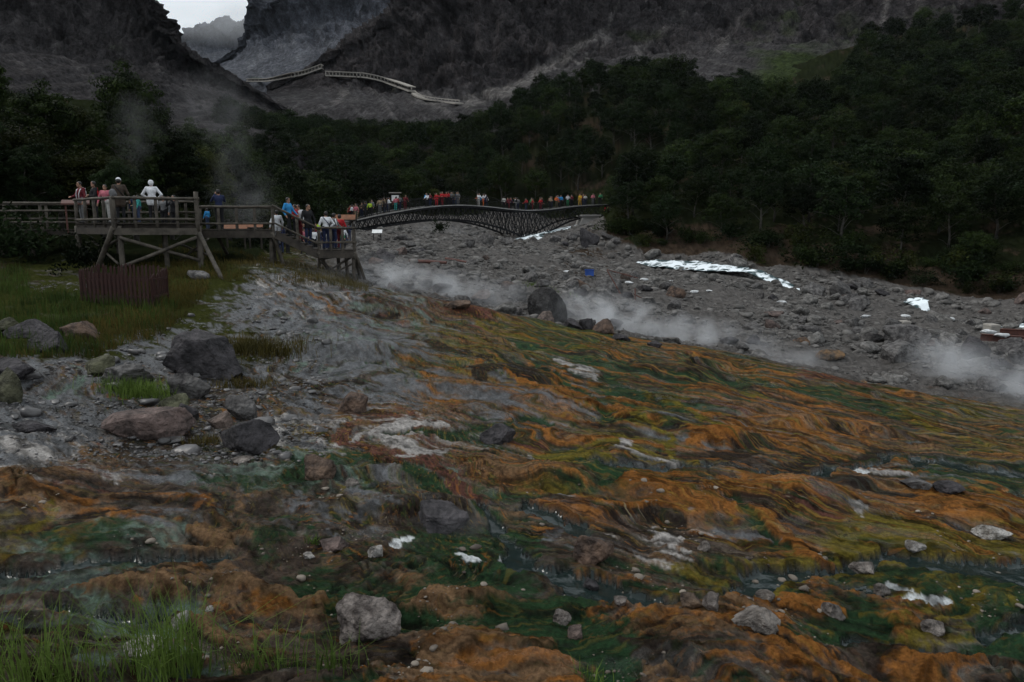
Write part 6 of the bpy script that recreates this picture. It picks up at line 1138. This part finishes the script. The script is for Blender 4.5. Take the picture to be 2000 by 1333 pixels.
# people on the path behind the stair
CR = [(548,44,'navy'),(560,46,'black'),(604,52,'black'),(612,50,'white'),(622,54,'navy'),(630,56,'black'),(640,52,'grey'),(648,60,'white'),(656,62,'black'),(661,64,'red'),(596,54,'black'),(608,56,'navy'),(617,58,'maroon'),(627,60,'grey'),(634,58,'black'),(652,57,'navy'),(664,58,'green'),(670,62,'white'),(676,66,'black'),(681,70,'navy'),(668,66,'navy'),(672,70,'black'),(592,48,'pink'),(636,64,'maroon'),(645,68,'blue')]
CW = {'navy': 'navy blue', 'pale': 'cream', 'lime': 'yellow-green'}
for i, (px, Y, c_) in enumerate(CR):
    x = XAT(px, Y, 4); z = max(float(hz(x, Y)[0]), float(P(px, 440, Y)[2])) ; z = float(hz(x, Y)[0])
    person(x, Y, z, random.choice(['stand', 'walk', 'side', 'arms']), c_, random.choice(['black', 'navy', 'jeans']), random.uniform(0, 6.28), f'person in {CW.get(c_, c_)} on the path, {i + 1} from the near end', random.uniform(.92, 1.03), group='people on the path behind the stair')
# people on the bridge: pixel x, side (-1 near rail, 1 far rail), top, trousers, pose
BR = [(679,0,'white','black','arms'),(688,.4,'red','black','stand'),(694,-.3,'pink','tan','side'),(699,.2,'green','tan','stand'),(713,-.2,'black','black','coat'),(719,-.6,'lime','black','side'),(744,.2,'tan','grey','stand'),(751,.5,'grey','black','walk'),(757,-.3,'white','grey','arms'),(774,.1,'pink','teal','side'),(780,.5,'red','black','stand'),(785,-.6,'maroon','maroon','lean'),
 (831,-.5,'white','black','lean'),(850,-.3,'red','red','stand'),(854,.3,'red','black','walk'),(860,-.4,'red','maroon','arms'),(866,.1,'red','red','lean'),(872,-.5,'red','black','arms'),(877,.5,'red','black','side'),(880,-.1,'grey','black','photo'),(886,.4,'black','black','coat'),(891,-.4,'grey','grey','stand'),(930,-.5,'white','pale','lean'),(936,.2,'orange','tan','side'),(941,-.3,'white','orange','photo'),(950,.3,'navy','black','coat'),
 (989,-.5,'maroon','maroon','lean'),(994,.2,'maroon','black','stand'),(1004,-.4,'black','grey','photo'),(1010,.3,'white','black','arms'),(1025,-.5,'red','black','lean'),(1036,-.4,'red','maroon','arms'),(1042,.4,'green','black','stand'),(1053,-.3,'red','maroon','side'),(1061,.3,'black','maroon','stand'),(1071,-.4,'tan','black','arms'),(1076,.2,'maroon','black','walk'),(1084,-.3,'orange','khaki','side'),(1105,-.4,'white','green','photo'),(1110,.3,'grey','black','stand'),
 (1118,.1,'maroon','black','side'),(1130,-.3,'yellow','yellow','walk'),(1138,.1,'maroon','navy','stand'),(1156,-.2,'pink','grey','arms'),(1163,.3,'grey','black','stand'),(1170,-.3,'green','black','side')]
_r = random.Random(5)
BR += [(px_ + _r.uniform(-4, 4), _r.uniform(.2, .9), _r.choice(['black', 'navy', 'grey', 'brown', 'maroon', 'khaki', 'jeans', 'pale', 'tan', 'blue']), _r.choice(['black', 'navy', 'jeans']), _r.choice(['stand', 'side', 'arms', 'walk'])) for px_ in (684, 690, 702, 708, 724, 735, 748, 762, 769, 790, 842, 848, 869, 883, 896, 945, 956, 985, 998, 1016, 1030, 1047, 1057, 1066, 1080, 1090, 1097, 1102, 1113, 1122, 1134, 1143, 1150, 1160)]
cnt = {}
for i, (px, s_, top, leg, pose) in enumerate(BR):
    tx = [proj(*q_)[0] for q_ in tpp]; k_ = float(np.interp(px, tx, np.arange(NB + 1))); i0 = min(int(k_), NB - 1); f_ = k_ - i0; q_ = tpp[i0] * (1 - f_) + tpp[i0 + 1] * f_ + nb_[i0] * s_ * 1.0
    cnt[top] = cnt.get(top, 0) + 1; nth = ['first', 'second', 'third', 'fourth', 'fifth', 'sixth', 'seventh', 'eighth', 'ninth', 'tenth', 'eleventh', 'twelfth', 'thirteenth', 'fourteenth', 'fifteenth', 'sixteenth'][cnt[top] - 1]
    person(q_[0], q_[1], q_[2] + .005, pose, top, leg, random.choice([PI, PI - .5, PI + .5, .3, 1.5, -1.5]), f'person in {CW.get(top, top)} on the footbridge, {nth} in that colour from the stair end', random.uniform(.96, 1.08), group='people on the footbridge')
for i, (px, c_) in enumerate([(1182, 'red'), (1189, 'maroon')]):
    Y = 122.5; z = float(P(px, 401, Y)[2]); x = XAT(px, Y, z); 
    person(x, Y, float(hz(x, Y)[0]), 'stand', c_, 'black', 1.5, f'person in {c_} stepping off the far end of the footbridge', 1.0)
# ------------------------------------------------------------------ steam, cloud and haze
def steam_mat(i, dens, sc, lo=.36, hi=.7):
    m = bpy.data.materials.new('steam'); m.use_nodes = True; n, l = m.node_tree.nodes, m.node_tree.links; n.clear(); o = n.new('ShaderNodeOutputMaterial'); v = n.new('ShaderNodeVolumePrincipled'); v.inputs['Color'].default_value = (.92, .93, .96, 1); v.inputs['Anisotropy'].default_value = .1
    t = n.new('ShaderNodeTexCoord'); mp_ = n.new('ShaderNodeMapping'); mp_.inputs['Scale'].default_value = sc; mp_.inputs['Location'].default_value = (i * 3.7, i * 1.9, i * 5.1); l.new(t.outputs['Object'], mp_.inputs['Vector'])
    z = n.new('ShaderNodeTexNoise'); z.inputs['Scale'].default_value = 1; z.inputs['Detail'].default_value = 4; z.inputs['Distortion'].default_value = .8; z.inputs['Roughness'].default_value = .55; l.new(mp_.outputs['Vector'], z.inputs['Vector'])
    r = n.new('ShaderNodeMapRange'); r.interpolation_type = 'SMOOTHSTEP'; r.inputs[1].default_value = lo; r.inputs[2].default_value = hi; l.new(z.outputs['Fac'], r.inputs[0])
    ln = n.new('ShaderNodeVectorMath'); ln.operation = 'LENGTH'; l.new(t.outputs['Object'], ln.inputs[0]); f = n.new('ShaderNodeMapRange'); f.interpolation_type = 'SMOOTHSTEP'; f.inputs[1].default_value = .95; f.inputs[2].default_value = .15; l.new(ln.outputs['Value'], f.inputs[0])
    a = n.new('ShaderNodeMath'); a.operation = 'MULTIPLY'; l.new(r.outputs[0], a.inputs[0]); l.new(f.outputs[0], a.inputs[1]); b = n.new('ShaderNodeMath'); b.operation = 'MULTIPLY'; b.inputs[1].default_value = dens; l.new(a.outputs[0], b.inputs[0]); l.new(b.outputs[0], v.inputs['Density']); l.new(v.outputs[0], o.inputs['Volume'])
    return m
STEAM = [(745,556,36,(2.6,2.2,1.5),.5),(830,560,37,(3.6,1.6,1.1),.5),(940,580,36.5,(3.0,1.3,.9),.4),(1150,608,35.2,(2.6,1.5,1.3),.55),(1235,630,34.4,(2.8,1.4,1.1),.6),(1335,650,33.6,(2.8,1.3,.9),.6),(1435,676,32.4,(2.6,1.2,.8),.5),(1540,706,29.6,(2.4,1.1,.6),.35),
 (1860,700,29.5,(1.9,1.6,1.2),.4),(1950,735,27.6,(2.2,1.4,1.0),.42),(2040,770,26,(1.8,1.3,.9),.5),(475,390,40,(1.9,1.6,2.2),.13),(455,300,44,(1.6,1.6,3.6),.055),(420,215,46,(3.0,2.0,2.6),.07),(265,250,36.5,(1.6,1.0,2.4),.09),(640,590,28.5,(4.2,1.6,1.2),.07),(690,690,20.8,(2.0,1.0,1.0),.07),(880,1040,10.0,(.75,.4,.35),.35),(860,470,86,(7,3,2.2),.12),(560,540,30.6,(3.2,.9,.8),.18)]
sv, sf = ICO[2]
for i, (px, py, Y, sc, d) in enumerate(STEAM):
    me = new_mesh('steam', sv, sf, True); o = obj('steam', me, steam_mat(i, d * (1.5 if d > .3 else .75), (sc[0] * .75, sc[1] * .75, sc[2] * .75)), None, P(px, py, Y)); o.scale = [v * 1.2 for v in sc]; tag(o, kind='stuff')
me = new_mesh('peak_cloud', sv, sf, True); o = obj('peak_cloud', me, steam_mat(40, .007, (2.2, 1.5, 1.6), .25, .7), None, P(430, 26, 1320)); o.scale = (230, 130, 62); tag(o, kind='stuff')  # the cloud hanging at the far peak, a volume like the steam
hzm = bpy.data.materials.new('haze'); hzm.use_nodes = True; n, l = hzm.node_tree.nodes, hzm.node_tree.links; n.clear(); o_ = n.new('ShaderNodeOutputMaterial'); v_ = n.new('ShaderNodeVolumePrincipled'); v_.inputs['Color'].default_value = (.80, .88, 1.0, 1); v_.inputs['Density'].default_value = .00003; l.new(v_.outputs[0], o_.inputs['Volume'])
hb = MB().box((0, 950, 490), (6000, 2500, 1060)).build('haze', hzm); tag(hb, kind='stuff')
